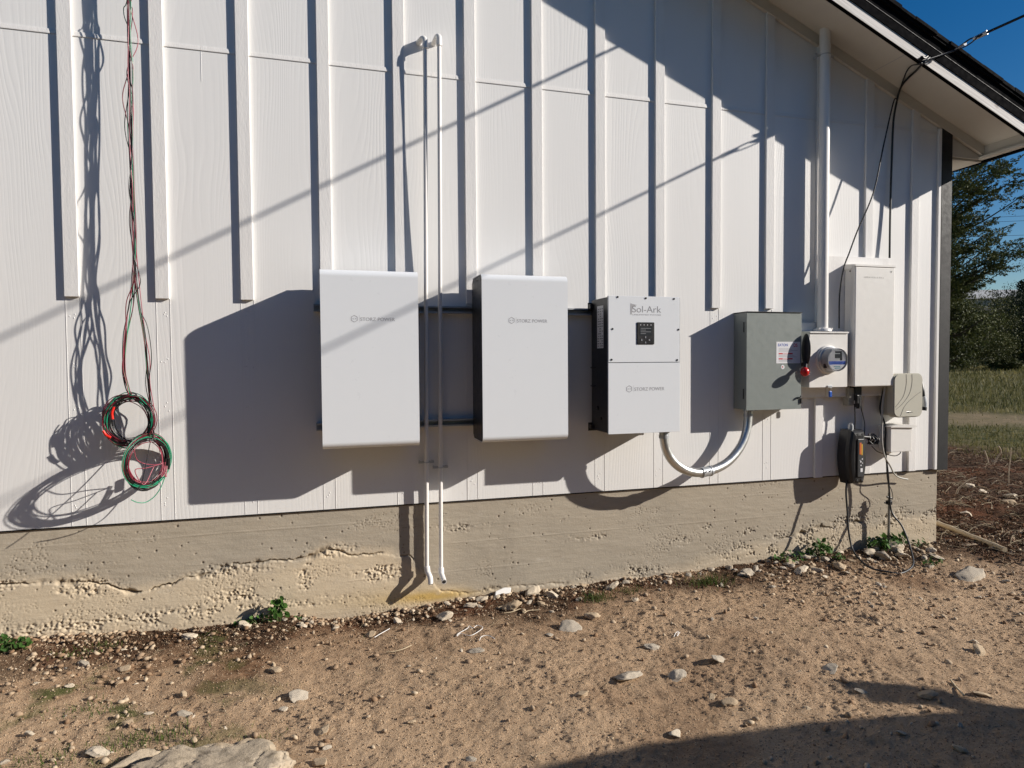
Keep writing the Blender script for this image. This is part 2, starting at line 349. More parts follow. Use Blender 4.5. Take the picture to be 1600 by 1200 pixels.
# ------------------------------------------------------------------ ground
def stretch(a, b, step, far, g=1.13):
    c = list(np.arange(a, b, step)); st = step; x = c[-1]
    while x < far: st *= g; x += st; c.append(x)
    st = step; x = a; pre = []
    while x > -far: st *= g; x -= st; pre.append(x)
    return np.array(pre[::-1]+c)
GX = [-60, -1.57, -1.15, -.7, -.22, .15, .44, .74, 1.06, 1.47, 1.9, 2.37, 2.87, 3.4, 3.95, 4.34, 5.5, 60]
GZ = [.04, .046, .027, -.004, 0, -.045, -.04, -.015, -.01, -.014, 0, .007, .017, .022, .02, .024, .03, .03]
def ground_h(X, Y, fine=True):
    X = np.asarray(X, float); Y = np.asarray(Y, float)
    h = np.interp(X, GX, GZ)*np.clip(1-np.abs(Y)/1.1, 0, 1) + .02*np.exp(-((Y+.12)/.14)**2)*(X < 4.6)*fbm(X*3, Y*3, 3, 4)
    h = h + (fbm(X*.9, Y*.9, 3, 1)-.5)*.05 + (fbm(X*4, Y*4, 3, 2)-.5)*.022
    mu = mulch_f(X, Y); h = h + mu*((fbm(X*2.2, Y*2.2, 4, 31)-.4)*.16 + (fbm(X*14, Y*14, 3, 33)-.5)*.04)*sm(4.3, 5.2, X)
    if fine: 
        c1, i1 = cells(X*48, Y*48, 8); c2, i2 = cells(X*26+3, Y*26, 9); pk = sm(.35, .7, fbm(X*3, Y*3, 3, 14))
        h = h + (fbm(X*22, Y*22, 4, 3)-.5)*.018 + np.maximum(0, .42-c1)*.018*(i1 > .5)*(.4+pk) + np.maximum(0, .36-c2)*.030*(i2 > .82)*(.3+pk)
    d = np.hypot(X-2, Y); h = h + sm(14, 60, d)*1.15 + sm(60, 250, d)*2.0
    return h
def mulch_f(X, Y):
    n = fbm(X*3.1, Y*3.1, 4, 11)
    a = sm(.42, .17, -Y+(n-.5)*.55)*sm(-2.5, -1., X)*(Y < .5)*.97*sm(.15, .38, fbm(X*1.3+5, Y*1.3, 3, 12))
    b = sm(-.6, .6, (X-4.5)*.8 + (Y+.35)*.9 + (n-.5)*1.3)*(X > 3.6)*sm(9.5, 7.5, np.hypot(X-3, Y)+(n-.5)*2)
    return np.clip(np.maximum(a, b), 0, 1)
xs = stretch(-2.4, 5.4, .0088, 320); ys = stretch(-2.4, .75, .0088, 320)
XX, YY = np.meshgrid(xs, ys); ZZ = ground_h(XX, YY)
nx, ny = len(xs), len(ys); idx = np.arange(nx*ny).reshape(ny, nx)
Fq = np.stack([idx[:-1, :-1], idx[:-1, 1:], idx[1:, 1:], idx[1:, :-1]], -1).reshape(-1, 4)
me = fastmesh('ground', np.stack([XX, YY, ZZ], -1), Fq, True)
setattr_f(me, 'mulch', mulch_f(XX, YY))
bn = fbm(XX*1.7, YY*1.7, 5, 77)-.5
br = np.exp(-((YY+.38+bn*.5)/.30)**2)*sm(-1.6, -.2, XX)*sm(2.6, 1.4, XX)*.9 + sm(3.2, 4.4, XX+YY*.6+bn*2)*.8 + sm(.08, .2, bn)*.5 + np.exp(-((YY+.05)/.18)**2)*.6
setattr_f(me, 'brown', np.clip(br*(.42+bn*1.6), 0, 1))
gn = fbm(XX*5, YY*5, 4, 21); setattr_f(me, 'green', np.clip(sm(.60, .74, gn)*sm(.2, -.9, XX)*(YY < -.1)*.9, 0, 1))
dd = np.hypot(XX-2, YY); fn = (fbm(XX*.5, YY*.5, 4, 23)-.5)
setattr_f(me, 'field', np.maximum(np.clip(sm(7.3, 9.2, dd+fn*4), 0, 1), np.maximum(sm(-2.9, -3.5, YY+fn*.5), sm(-2.6, -3.4, XX+fn*.5))))  # dark field tone also added over unseen ground to cut bounce on the wall
setattr_f(me, 'track', sm(12.6, 13.4, dd+fn*1.6)*sm(16.6, 15.6, dd+fn*1.6)*.85)
ground = put('ground', me, 'dirt'); tag(ground, kind='structure')

# ------------------------------------------------------------------ house
RZ, PIT_R = 3.53+EYE, .4167                            # roof line at the wall: z = RZ - PIT_R x
ZB, ZJ, ZBAT, BX0, BSP = .586, 3.026, 1.739, -1.2429, .4064
XR, XL, XM = 4.402, -9.0, -2.3
house = thing('house', 'white board-and-batten house gable with black roof edge and corner board', 'house', (XM, 4., 0))
def roof_z(x): return RZ - PIT_R*x if x > XM else RZ - PIT_R*(2*XM-x)
XW = 4.304
m = MB()
m.prism([(XL, ZB), (XW-.022, ZB), (XW-.022, ZJ), (XL, ZJ)], 'y', 0, .012)
for k in range(-1, 11):                                 # paint ridges where the battens stopped, nail heads
    for dx in (-.001, .0635): 
        if 3.10 < BX0+BSP*k < 3.9: continue
        m.box(BX0+BSP*k+dx-.0011, BX0+BSP*k+dx+.0011, -.0014, .001, ZB+.002, ZBAT-.002)
    for zz in (1.66, 1.40, 1.17, .98, .68):
        for q in range(3): 
            bx, bz = BX0+BSP*k+random.uniform(.012, .052), zz+random.uniform(-.03, .03); m.ball((bx, 0, bz), .0035, .0016, .0045, 8, 4)
m.box(.7905, .7925, -.0012, .001, ZB+.002, 1.0); m.box(-.6, -.598, -.0012, .001, ZJ-.16, ZJ-.002)
panel = put('wall', m, 'siding', house)
m = MB(); m.prism([(XL, ZJ+.012), (XW-.022, ZJ+.012), (XW-.022, roof_z(XW)-.02), (XM, roof_z(XM)-.02), (XL, roof_z(XL)-.02)], 'y', .001, .013)
put('upper_wall', m, 'siding', house)
m = MB()                                               # z flashing over the panel joint, in lengths with small laps
x = XL
for e in [-2.2, -.6, .6, .74, 1.6, 2.46, 2.55, 3.6, XW-.024]:
    m.prism([(-.0012, ZJ-.003), (-.0042, ZJ-.003), (-.0042, ZJ+.002), (-.0018, ZJ+.020), (.0005, ZJ+.020)], 'x', x+.001, e); x = e
put('joint_flashing', m, 'batten', house)
for k in range(-12, 14):
    if k == 14: continue
    x0 = BX0+BSP*k; 
    if x0 > XW-.07: continue
    zt = roof_z(x0)-.10+.03; zbm = ZBAT if k <= 10 else ZB
    mm = MB(); mm.box(x0, x0+.0635, -.0189, -.0012, zbm+random.uniform(-.003, .003), zt, .0015)
    put('batten', mm, 'batten', house)
mm = MB(); mm.box(4.280, XW, -.0189, -.001, ZB, roof_z(4.3)-.08, .0015); put('batten', mm, 'batten', house)
mm = MB(); mm.box(XW+.001, XR, -.0205, .06, ZB-.006, roof_z(XR)-.03, .002); put('corner_board', mm, 'black_paint', house)
mm = MB()                                              # side and back walls of the house body
mm.box(XR-.03, XR-.012, .0605, 8., ZB, roof_z(XR)-.16); mm.box(XL, XL+.02, .02, 8., ZB, roof_z(XL)-.16); mm.box(XL, XR-.03, 7.98, 8., ZB, roof_z(XR)-.16)
put('side_wall', mm, 'batten', house)
# frieze along the rake, soffit, fascia, roof
def slab(xa, xb, y0, y1, ca, cb, mb):                  # sloping slab following the right roof plane between offsets ca, cb
    za, zb_ = RZ-PIT_R*xa, RZ-PIT_R*xb
    v = [(x, y, z+c) for (x, z) in ((xa, za), (xb, zb_)) for y in (y0, y1) for c in (ca, cb)]
    mb.add(v, [(0, 1, 3, 2), (4, 6, 7, 5), (0, 4, 5, 1), (2, 3, 7, 6), (0, 2, 6, 4), (1, 5, 7, 3)])
def slabL(xa, xb, y0, y1, ca, cb, mb):
    v = [(x, y, roof_z(x)+c) for x in (xa, xb) for y in (y0, y1) for c in (ca, cb)]
    mb.add(v, [(0, 1, 3, 2), (4, 6, 7, 5), (0, 4, 5, 1), (2, 3, 7, 6), (0, 2, 6, 4), (1, 5, 7, 3)])
XE = 4.725; XEL = 2*XM-XE
mm = MB(); slab(XM, 4.70, -.0235, -.0005, -.075, -.0035, mm); slabL(2*XM-4.70, XM, -.0235, -.0005, -.075, -.0035, mm); put('frieze_board', mm, 'trim', house)
mm = MB(); slab(XM, XE-.002, -.3602, -.0004, -.003, .009, mm); slabL(XEL+.002, XM, -.3602, -.0004, -.003, .009, mm)
slab(XR-.011, XE-.002, .0, 8.2, -.003, .009, mm)
put('soffit', mm, 'trim', house)
for xj in (-1.2, 1.24, 2.75, 3.68): mm = MB(); slab(xj, xj+.0025, -.358, -.024, -.0042, -.0025, mm); put('soffit_joint', mm, 'grey_ink', house)
ze = RZ-PIT_R*XE
mm = MB()
mm.prism([(XR+.002, ze-.085), (XE-.0225, ze-.085), (XE-.0225, ze+.001), (XR+.002, roof_z(XR)-.005)], 'y', .003, .020)   # the triangle that closes the eave box
put('eave_return', mm, 'trim', house)
mm = MB(); mm.box(XR+.002, XE-.002, .021, 8.2, ze-.100, ze-.088); mm.box(XE-.022, XE-.0005, -.3598, 8.19, ze-.0875, ze+.004); mm.box(XE-.05, XE-.0225, -.3598, .0025, ze-.0875, ze-.070); put('eave_soffit', mm, 'trim', house)
mm = MB(); slab(XM, XE+.02, -.3855, -.3605, -.085, -.016, mm); slabL(XEL, XM, -.3855, -.3605, -.085, -.016, mm); put('rake_glare_board', mm, 'fascia', house)  # pale strip: glare on the black fascia, put into the colour
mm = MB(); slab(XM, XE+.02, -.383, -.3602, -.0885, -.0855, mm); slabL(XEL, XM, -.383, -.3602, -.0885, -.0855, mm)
slab(XM, XE+.022, -.392, -.3605, -.0155, .10, mm); slabL(XEL, XM, -.392, -.3605, -.0155, .10, mm); put('rake_shade_trim', mm, 'matte_black', house)  # upper black band paints the shade below the shingle overhang
mm = MB(); mm.box(XE, XE+.022, -.3603, 8.2, ze-.105, ze+.09); put('eave_fascia', mm, 'matte_black', house)
mm = MB(); slab(XM, XE+.03, -.3945, -.3925, .046, .0485, mm); put('drip_edge', mm, plain('drip_grey', (.10, .10, .105), .6), house)
mm = MB()
slab(XM, XE+.05, -.405, 8.3, .1005, .118, mm); slabL(XEL-.05, XM, -.405, 8.3, .1005, .118, mm)
x = XE+.06                                              # shingle courses with a ragged rake edge
while x > XM:
    c = random.uniform(.0, .006); slab(x-.17, x, -.415+random.uniform(-.006, .006), 8.3, .1185+c*.4, .136+c+random.uniform(0, .008), mm); x -= .142
rf = put('roof', mm, 'shingle', house)
# foundation
xs = np.concatenate([np.arange(-9, -2.6, .05), np.arange(-2.6, 4.3385, .0042)]); xs = np.append(xs, 4.3385)
zs = np.linspace(-.15, ZB+.03, 200); XX, ZZ = np.meshgrid(xs, zs)
jx = [-9, -1.75, -1.56, -1.35, -1.18, -1.06, -.97, -.83, -.66, -.5, -.38, -.2, -.05, .12, .3, .45, .62, .8, 1.1, 1.45, 1.8, 2.3, 2.7, 3.2, 3.7, 4.34]
jz = [.33, .33, .315, .31, .285, .235, .20, .245, .27, .33, .325, .325, .345, .33, .30, .285, .06, .035, .025, .02, .02, .02, .12, .22, .24, .245]
ZC = np.interp(XX, jx, jz) + (fbm(XX*7, XX*0+3, 5, 41)-.5)*.05 + (fbm(XX*60, XX*0+3, 3, 44)-.5)*.014
dz = ZZ-ZC; D = np.zeros_like(XX)
D += (fbm(XX*2.5, ZZ*9, 4, 42)-.5)*.006 + (fbm(XX*14, ZZ*60, 3, 43)-.5)*.0016
for zl, xa, xb in ((.49, -9, .62), (.333, .62, 4.4), (.485, 2.6, 4.4), (.165, .1, 1.3)):
    wv = .0018*np.exp(-((ZZ-zl-(fbm(XX*1.2, XX*0, 2, 45)-.5)*.012)/.0028)**2)*((XX > xa) & (XX < xb)); D += wv*(.35+fbm(XX*6, XX*0, 3, 46))
act = sm(.36, .55, fbm(XX*2.1, XX*0+8, 3, 47)); act = np.maximum(act, (XX < .47)*.75)*np.where((XX > .47) & (XX < .62), 0, 1)*np.where((XX > .62) & (XX < 2.9), .25, 1)
wx, wz = XX+(fbm(XX*30, ZZ*30, 2, 95)-.5)*.02, ZZ+(fbm(XX*30, ZZ*30, 2, 96)-.5)*.02
f1, cid = cells(wx*105, wz*105, 51); f2, cid2 = cells(wx*58, wz*64, 55)
crk = np.exp(-(dz/(.0030+.012*sm(.45, .72, fbm(XX*13, ZZ*13, 3, 52))))**2)*act*sm(.28, .44, fbm(XX*11, XX*0+1, 3, 54)); D -= crk*.020*(.25+1.2*fbm(XX*30, XX*0, 3, 53))
hc = np.zeros_like(XX)
for (hx, hz, rx, rz) in [(-1.62, .30, .2, .05), (-1.2, .27, .14, .05), (-.55, .29, .22, .035), (-.45, .15, .16, .05), (.02, .35, .13, .04), (-.9, .07, .9, .045), (.28, .20, .16, .05), (.75, .43, .13, .03), (1.4, .42, .09, .02), (1.53, .30, .16, .02), (2.72, .24, .09, .04), (2.95, .12, .4, .10), (3.25, .13, .22, .12), (3.55, .27, .22, .04), (3.95, .25, .45, .07), (4.25, .26, .2, .05), (2.4, .30, .05, .02), (2.25, .22, .13, .03), (1.75, .05, .3, .04), (-.12, .22, .05, .09)]:
    hc = np.maximum(hc, np.exp(-(((XX-hx)/rx)**2+((ZZ-hz)/rz)**2)**1.3))
hc = np.maximum(hc, .75*crk); hc *= sm(.44, .62, fbm(XX*11, ZZ*19, 4, 57)+hc*.13)
rg_ = np.abs(fbm(XX*42, ZZ*50, 4, 90)-.5)*2; bumpy = np.maximum(0, .46-f2)*.020*(cid2**2)*(cid2 > .45) + (.30-rg_)*.014 - .010*(cid2 < .22)*sm(.5, .15, f2) + np.maximum(0, .5-f1)*.005*cid + (fbm(XX*140, ZZ*140, 2, 97)-.5)*.005
D += hc*(bumpy-.0045)
f3, c3 = cells(XX*26, ZZ*26, 60); pit = (c3 > .80)*sm(.05+.16*(c3-.8)*5, .03, f3)*(fbm(XX*4, ZZ*6, 2, 98) > .42); D -= pit*.006; D += (fbm(XX*200, ZZ*200, 2, 99)-.5)*.0011
D += sm(.0, -.012, dz)*.003
f4, c4 = cells(XX*85, ZZ*85, 64); pk4 = sm(.60, .76, fbm(XX*3.6, ZZ*8, 4, 65)+.09*sm(.02, -.05, dz)); D -= pk4*(c4 > .55)*sm(.34, .12, f4)*.0040; D += pk4*(c4 < .25)*sm(.4, .1, f4)*.0012
pit = np.maximum(pit, pk4*(c4 > .72)*sm(.34, .16, f4)*.75)
D = np.clip(D, -.02, .011)
YY = .013-D; nzr, nxr = XX.shape; idx = np.arange(nzr*nxr).reshape(nzr, nxr)
V = np.stack([XX, YY, ZZ], -1).reshape(-1, 3)
Fq = np.stack([idx[:-1, :-1], idx[:-1, 1:], idx[1:, 1:], idx[1:, :-1]], -1).reshape(-1, 4)
# right return of the foundation
ysr = np.arange(1, 60)*.14+.013; R0 = len(V); zr = zs; colR = idx[:, -1]
V2 = np.array([[4.3385+(vn(np.array([z*9.]), np.array([y*9.]), 3)[0]-.5)*.004, y, z] for y in ysr for z in zr]); i2 = R0+np.arange(len(ysr)*nzr).reshape(len(ysr), nzr)
full = np.vstack([colR[None, :], i2]); F2 = np.stack([full[:-1, :-1], full[1:, :-1], full[1:, 1:], full[:-1, 1:]], -1).reshape(-1, 4)
V = np.vstack([V, V2]); org = ORI[house.name]
me = fastmesh('foundation', V-org, np.vstack([Fq, F2]), True); ex = np.zeros(len(V2))
lift = np.clip(sm(.05, -.05, dz+(fbm(XX*4, ZZ*9, 4, 58)-.5)*.16)*.85+.15*sm(.35, .6, fbm(XX*2, ZZ*4, 3, 59)), 0, 1)*np.interp(XX, [.5, 1., 2., 4.4], [1, .6, .5, .7])
st = np.exp(-(((XX-.58)/.20)**2+((ZZ-.03+.03*(XX-.6))/.028)**2)*.8)*sm(.3, .6, fbm(XX*8, ZZ*20, 3, 61)+.12) + .25*np.exp(-(((XX-.3)/.35)**2+((ZZ-.05)/.06)**2))
setattr_f(me, 'lift', np.concatenate([lift.ravel(), ex+.5])); setattr_f(me, 'stain', np.concatenate([np.clip(st, 0, 1).ravel(), ex])); setattr_f(me, 'pit', np.concatenate([np.clip(pit+crk*.8, 0, 1).ravel(), ex]))
put('foundation', me, 'concrete', house)
mm = MB(); mm.box(XL, XW-.02, .004, .012, ZB-.008, ZB-.0005); put('siding_shade_strip', mm, 'black_paint', house)  # black strip paints the shade line under the siding edge

# ------------------------------------------------------------------ battery cabinets
ZT, BH, BW, T1, TB = .4767+EYE, .919, .494, .3019, .046
def storz(x, y, z, w_, parent, dark=True):
    ink = 'grey_ink'; h = w_*.135; r = h*.62
    mm = MB(); cx = x+r; cz = z+h*.36
    for k in range(6):
        a0, a1 = math.pi/6+k*math.pi/3, math.pi/6+(k+1)*math.pi/3; q = []
        for rr, a in ((r, a0), (r, a1), (r*.82, a1), (r*.82, a0)): q.append((cx+rr*math.cos(a), y, cz+rr*math.sin(a)))
        mm.add(q, [(0, 1, 2, 3)])
    for sgn in (-1, 1):
        q = [(cx+sgn*r*.55, y, cz), (cx+sgn*r*.15, y, cz+r*.22), (cx+sgn*r*.15, y, cz+r*.08), (cx+sgn*r*.38, y, cz), (cx+sgn*r*.15, y, cz-r*.08), (cx+sgn*r*.15, y, cz-r*.22)]
        mm.add(q, [(0, 1, 2, 3, 4, 5)])
    mm.add([(cx+r*1.35, y, cz-r), (cx+r*1.39, y, cz-r), (cx+r*1.39, y, cz+r), (cx+r*1.35, y, cz+r)], [(0, 1, 2, 3)])
    put('emblem', mm, ink, parent)
    text('STORZ POWER', cx+r*1.6, y, z, w_-(r*2.6), 'grey_ink', parent)
def battery(X, label):
    t = thing('battery_cabinet', label, 'battery cabinet', (X, -TB, ZT-BH), 'white battery cabinets on the wall')
    z0, z1, r = ZT-BH, ZT, .034
    def prof(i):
        o = [(-TB-.03, z1-i), (-T1+r, z1-i)]
        for k in range(1, 17): a = math.pi/2*k/16; o.append((-T1+r-(r-i)*math.sin(a), z1-r+(r-i)*math.cos(a)))
        for k in range(0, 17): a = math.pi/2*k/16; o.append((-T1+r-(r-i)*math.cos(a), z0+r-(r-i)*math.sin(a)))
        o += [(-TB-.03, z0+i)]; return o
    a, b = prof(0), prof(.0025); m = MB(); n = len(a); ring = a+b[::-1]
    for xx in (0,):
        V = [(X, p[0], p[1]) for p in a]+[(X+BW, p[0], p[1]) for p in a]+[(X, p[0], p[1]) for p in b]+[(X+BW, p[0], p[1]) for p in b]
        fs = []
        for i in range(n-1):
            fs += [(i, i+1, n+i+1, n+i), (2*n+i, 3*n+i, 3*n+i+1, 2*n+i+1), (i, 2*n+i, 2*n+i+1, i+1), (n+i, n+i+1, 3*n+i+1, 3*n+i)]
        fs += [(0, n, 3*n, 2*n), (n-1, 3*n-1, 4*n-1, 2*n-1)]
        m.add(V, fs, False)
    cov = put('front_cover', m, 'white_cab', t)
    c = prof(.0035); m = MB(); m.prism([(-TB, z1-.028)]+[(-TB-.028, z1-.0035)]+c[1:-1]+[(-TB-.028, z0+.0035), (-TB, z0+.028)], 'x', X+.003, X+BW-.003); body = put('body', m, 'black_cab', t)
    for (yy, zz) in ((-.085, z1-.022), (-.17, z1-.022), (-.25, z1-.028), (-.085, z0+.022), (-.25, z0+.028), (-.08, z1-.10), (-.08, z0+.12)): m = MB(); m.cyl((X+.0035, yy, zz), (-1, 0, 0), .0042, .003, 8); put('screw', m, 'grey_wire', body)
    P0, P1 = B(545, 500, T1), B(613, 500, T1); storz(X+.1475, -T1-.0006, ZT-.262, .225, cov)
    return t
bat1 = battery(-.0245, 'left one of the two white battery cabinets, its side hardly visible')
dup(bat1, (.8134, -TB, ZT-BH), 'right one of the two white battery cabinets, showing its black side', 'white battery cabinets on the wall')
def strut(x0, x1, z, label, seen):
    m = MB(); h, d, lip, tk = .0205, .0413, .009, .0025
    m.box(x0, x1, -tk-.0005, -.0005, z-h, z+h); m.box(x0, x1, -d, -tk-.0005, z+h-tk, z+h); m.box(x0, x1, -d, -tk-.0005, z-h, z-h+tk)
    m.box(x0, x1, -d-.0004, -d+.006, z+h-lip, z+h-tk); m.box(x0, x1, -d-.0004, -d+.006, z-h+tk, z-h+lip)
    o = put('strut_channel', m, 'galv', None, (x0, 0, z)); tag(o, label, 'strut channel', 'steel strut channels behind the cabinets'); return o
strut(-.062, 2.0, 1.700, 'upper galvanised strut rail running from the left battery to the inverter', 0)
strut(-.058, .86, 1.050, 'lower galvanised strut rail linking the two battery cabinets', 0)

# ------------------------------------------------------------------ inverter
X3, W3, Z3, H3, T3 = 1.559, .4616, .3742+EYE, .7982, .2932
inv = thing('inverter', 'solar inverter with white front panels and small black display', 'inverter', (X3, -.045, Z3-H3))
m = MB(); m.box(X3, X3+W3, -T3+.012, -.045, Z3-H3+.006, Z3-.006, .003); body = put('body', m, 'black_cab', inv)
m = MB(); m.box(X3-.0015, X3+W3+.0015, -T3+.0115, -T3+.004, Z3-H3+.002, Z3-.002); put('frame', m, 'galv', inv)
zsp = B(1007, 566.5, T3)[2]
m = MB(); m.box(X3, X3+W3-.004, -T3, -T3+.0038, zsp+.0025, Z3, .0012); up = put('upper_panel', m, 'white_cab', inv)
m = MB(); m.box(X3-.001, X3+W3, -T3, -T3+.0038, Z3-H3, zsp-.0025, .0012); lop = put('lower_panel', m, 'white_cab', inv)
for (px, py) in ((965, 464), (1009, 466), (1053, 467), (957, 514), (1060, 515), (955.5, 562), (1058, 562.5)):
    P = B(px, py, T3); m = MB(); m.cyl((P[0], -T3-.0001, P[2]), (0, -1, 0), .0058, .0025, 12); put('screw', m, 'black_pl', up)
a, b = B(995, 503.5, T3), B(1022, 538, T3); m = MB(); m.box(a[0], b[0], -T3-.004, -T3-.0002, b[2], a[2], .003); dsp = put('display', m, 'black_pl', up)
wd, hd = b[0]-a[0], a[2]-b[2]; yd = -T3-.0046
m = MB(); m.box(a[0]+wd*.16, a[0]+wd*.84, yd, -T3-.0041, a[2]-hd*.60, a[2]-hd*.20); put('screen', m, 'lcd', dsp)
m = MB()
for k in range(4): m.cyl((a[0]+wd*(.2+.2*k), -T3-.0041, a[2]-hd*.12), (0, -1, 0), .0038, .0006, 8)
for k in range(1, 5): m.box(a[0]+wd*.2, a[0]+wd*(.5+.3*(k % 2)), yd-.0004, yd-.0001, a[2]-hd*(.2+.08*k), a[2]-hd*(.2+.08*k)+.0016)
put('indicator_light', m, 'grey_ink', dsp)
m = MB()
for (u, v) in ((.5, .67), (.28, .79), (.72, .79), (.5, .91)): m.box(a[0]+wd*u-.006, a[0]+wd*u+.006, yd, -T3-.0041, a[2]-hd*v-.006, a[2]-hd*v+.006, .0025)
put('button', m, 'grey_ink_dark', dsp)
P = B(988, 488, T3); Q = B(1033, 488, T3); text('Sol-Ark', P[0], -T3-.0006, P[2], Q[0]-P[0], 'grey_ink_dark', up, height=.038, bold=-.004)
P2 = B(986, 492, T3); text('UNLIMITED POWER', P[0], -T3-.0006, P2[2]-.002, Q[0]-P[0], 'grey_ink', up, height=.007)
c0 = B(985, 474, T3); m = MB(); m.add([(c0[0], -T3-.0006, c0[2]), (c0[0]+.042, -T3-.0006, c0[2]-.009), (c0[0]+.015, -T3-.0006, c0[2]-.018), (c0[0]+.008, -T3-.0006, c0[2]-.064), (c0[0], -T3-.0006, c0[2]-.064)], [(0, 1, 2, 3, 4)]); put('emblem', m, 'grey_ink', up)
P = B(978, 611, T3); Q = B(1038, 611, T3); storz(P[0], -T3-.0006, P[2], Q[0]-P[0], lop)
m = MB(); m.box(X3-.0012, X3-.0002, -.225, -.135, 1.475, 1.725); lb = put('rating_label', m, 'label', inv)
m = MB()
for k in range(16):
    for q in range(3):
        if random.random() < .8: m.box(X3-.0017, X3-.0013, -.22+q*.028, -.22+q*.028+random.uniform(.012, .024), 1.485+k*.0145, 1.485+k*.0145+.006)
put('lettering', m, 'grey_ink_dark', lb)
m = MB()
for zz in (1.36, 1.25): m = MB(); m.tube([(X3-.002, -.07, zz), (X3-.016, -.075, zz), (X3-.016, -.11, zz), (X3-.003, -.115, zz)], .004, 6); put('latch', m, 'black_pl', inv)
m = MB(); m.cyl((X3, -.14, 1.12), (-1, 0, 0), .013, .008, 14); put('side_port', m, 'black_pl', inv)
m = MB(); m.cyl((X3, -.19, 1.06), (-1, 0, 0), .009, .006, 12); put('side_port', m, 'black_pl', inv)
for za, zb2, yy in ((Z3-.06, Z3-.03, -.075), (Z3-H3+.015, Z3-H3+.035, -.085)): m = MB(); m.box(X3-.02, X3+.0, yy, -.047, za, zb2); put('bracket_tab', m, 'black_pl', inv)
for zz in (Z3-.07, Z3-H3-.002): m = MB(); m.box(X3-.022, X3+W3+.01, -.0444, -.0418, zz, zz+.05); put('mounting_bracket', m, 'grey_dark', inv)

# ------------------------------------------------------------------ safety switch (disconnect)
X4, W4, Z4, H4, T4 = 2.5884, .4182, .3107+EYE, .6354, .1401
dis = thing('safety_switch', 'grey steel safety switch box with a red-tipped side handle', 'switch box', (X4, -.001, Z4-H4))
m = MB(); m.box(X4+.002, X4+W4-.004, -T4+.014, -.001, Z4-H4+.003, Z4-.006, .003); put('body', m, 'grey_cab', dis)
m = MB(); m.box(X4, X4+W4, -T4, -T4+.0025, Z4-H4, Z4-.004, .001); m.box(X4, X4+.002, -T4+.0026, -T4+.022, Z4-H4, Z4-.006); m.box(X4+W4-.002, X4+W4, -T4+.0026, -T4+.022, Z4-H4, Z4-.006); m.box(X4+.002, X4+W4-.002, -T4+.0026, -T4+.02, Z4-H4, Z4-H4+.002)
door = put('door', m, 'grey_cab', dis)
m = MB(); m.box(X4-.002, X4+W4+.002, -T4-.006, -.0015, Z4-.0045, Z4-.0005, .0005); put('rain_hood', m, 'black_pl', dis)
for zz in (Z4-.10, Z4-.53): m = MB(); m.box(X4-.003, X4-.0005, -T4+.024, -T4+.032, zz-.033, zz+.033); put('hinge', m, 'grey_dark', dis)
a, b = B(1213, 534, T4), B(1250, 567.5, T4); yl = -T4-.0008
m = MB(); m.box(a[0], b[0], yl, -T4-.0001, b[2], a[2]); lb = put('warning_label', m, 'label', door)
wl, hl = b[0]-a[0], a[2]-b[2]
text('EATON', a[0]+wl*.07, yl-.0004, a[2]-hl*.21, wl*.40, 'ink_blue', lb, height=hl*.125, bold=.012); text('DS', a[0]+wl*.72, yl-.0004, a[2]-hl*.24, wl*.16, 'ink_red', lb, height=hl*.16, bold=.02)
m = MB()
for v in (.55, .79): m.box(a[0]+wl*.10, a[0]+wl*.68, yl-.0005, yl-.0001, a[2]-hl*(v+.03), a[2]-hl*(v-.03))
put('red_band', m, 'ink_red', lb)
m = MB()
for v in (.31, .36, .41, .46, .63, .67, .71, .87, .91): m.box(a[0]+wl*.10, a[0]+wl*random.uniform(.55, .9), yl-.0005, yl-.0001, a[2]-hl*v, a[2]-hl*v+.0022)
put('fine_print', m, 'grey_ink', lb)
for v in (.565, .805): m = MB(); m.box(a[0]+wl*.26, a[0]+wl*.48, yl-.0008, yl-.0006, a[2]-hl*v, a[2]-hl*(v-.03)); put('pale_print', m, 'label', lb)
P = B(1223, 573.5, T4); m = MB(); m.cyl((P[0], -T4-.0001, P[2]), (0, -1, 0), .0145, .0006, 20); stk = put('round_sticker', m, 'label', door)
m = MB(); m.cyl((P[0]-.002, -T4-.0008, P[2]+.001), (0, -1, 0), .005, .0004, 6); put('arrow_mark', m, 'ink_red', stk)
xh = X4+W4+.018; c = B(1254, 549, .19)
m = MB(); m.box(X4+W4, X4+W4+.012, -.10, -.02, c[2]-.13, c[2]-.02, .003); m.cyl((X4+W4+.01, -.075, c[2]-.095), (1, 0, 0), .028, .018, 18)
hd_ = put('handle_hub', m, 'black_pl', dis)
m = MB(); ce = (xh+.004, -.158, c[2]+.012)             # the long oval blade of the handle
m.ball(ce, .010, .042, .105, 14, 12); m.tube([(xh, -.075, c[2]-.095), (xh+.002, -.12, c[2]-.088), (xh+.004, -.155, c[2]-.075)], [.015, .013, .012], 10)
hnd = put('handle', m, 'black_pl', dis)
kn = B(1257.5, 581, .20); m = MB(); m.tube([(xh+.004, -.155, c[2]-.072), tuple(kn)], [.012, .013], 10); put('handle_arm', m, 'black_pl', dis)
m = MB(); m.ball(kn, .028, .028, .031); m.tube([tuple((np.array((xh+.004, -.155, c[2]-.072))*.35+kn*.65)), tuple(kn)], [.013, .019], 12); put('red_grip', m, 'red', dis)
P = B(1247, 621, T4); m = MB(); m.tube(cr([(P[0]-.012, -T4-.004, P[2]-.008), (P[0], -T4-.016, P[2]), (P[0]+.012, -T4-.014, P[2]+.012), (P[0]+.008, -T4-.003, P[2]-.002), (P[0]-.01, -T4-.012, P[2]+.002)]), .0035, 6); m.box(P[0]+.016, P[0]+.024, -T4-.008, -T4+.01, P[2]-.04, P[2]-.005); put('door_latch', m, 'black_pl', dis)

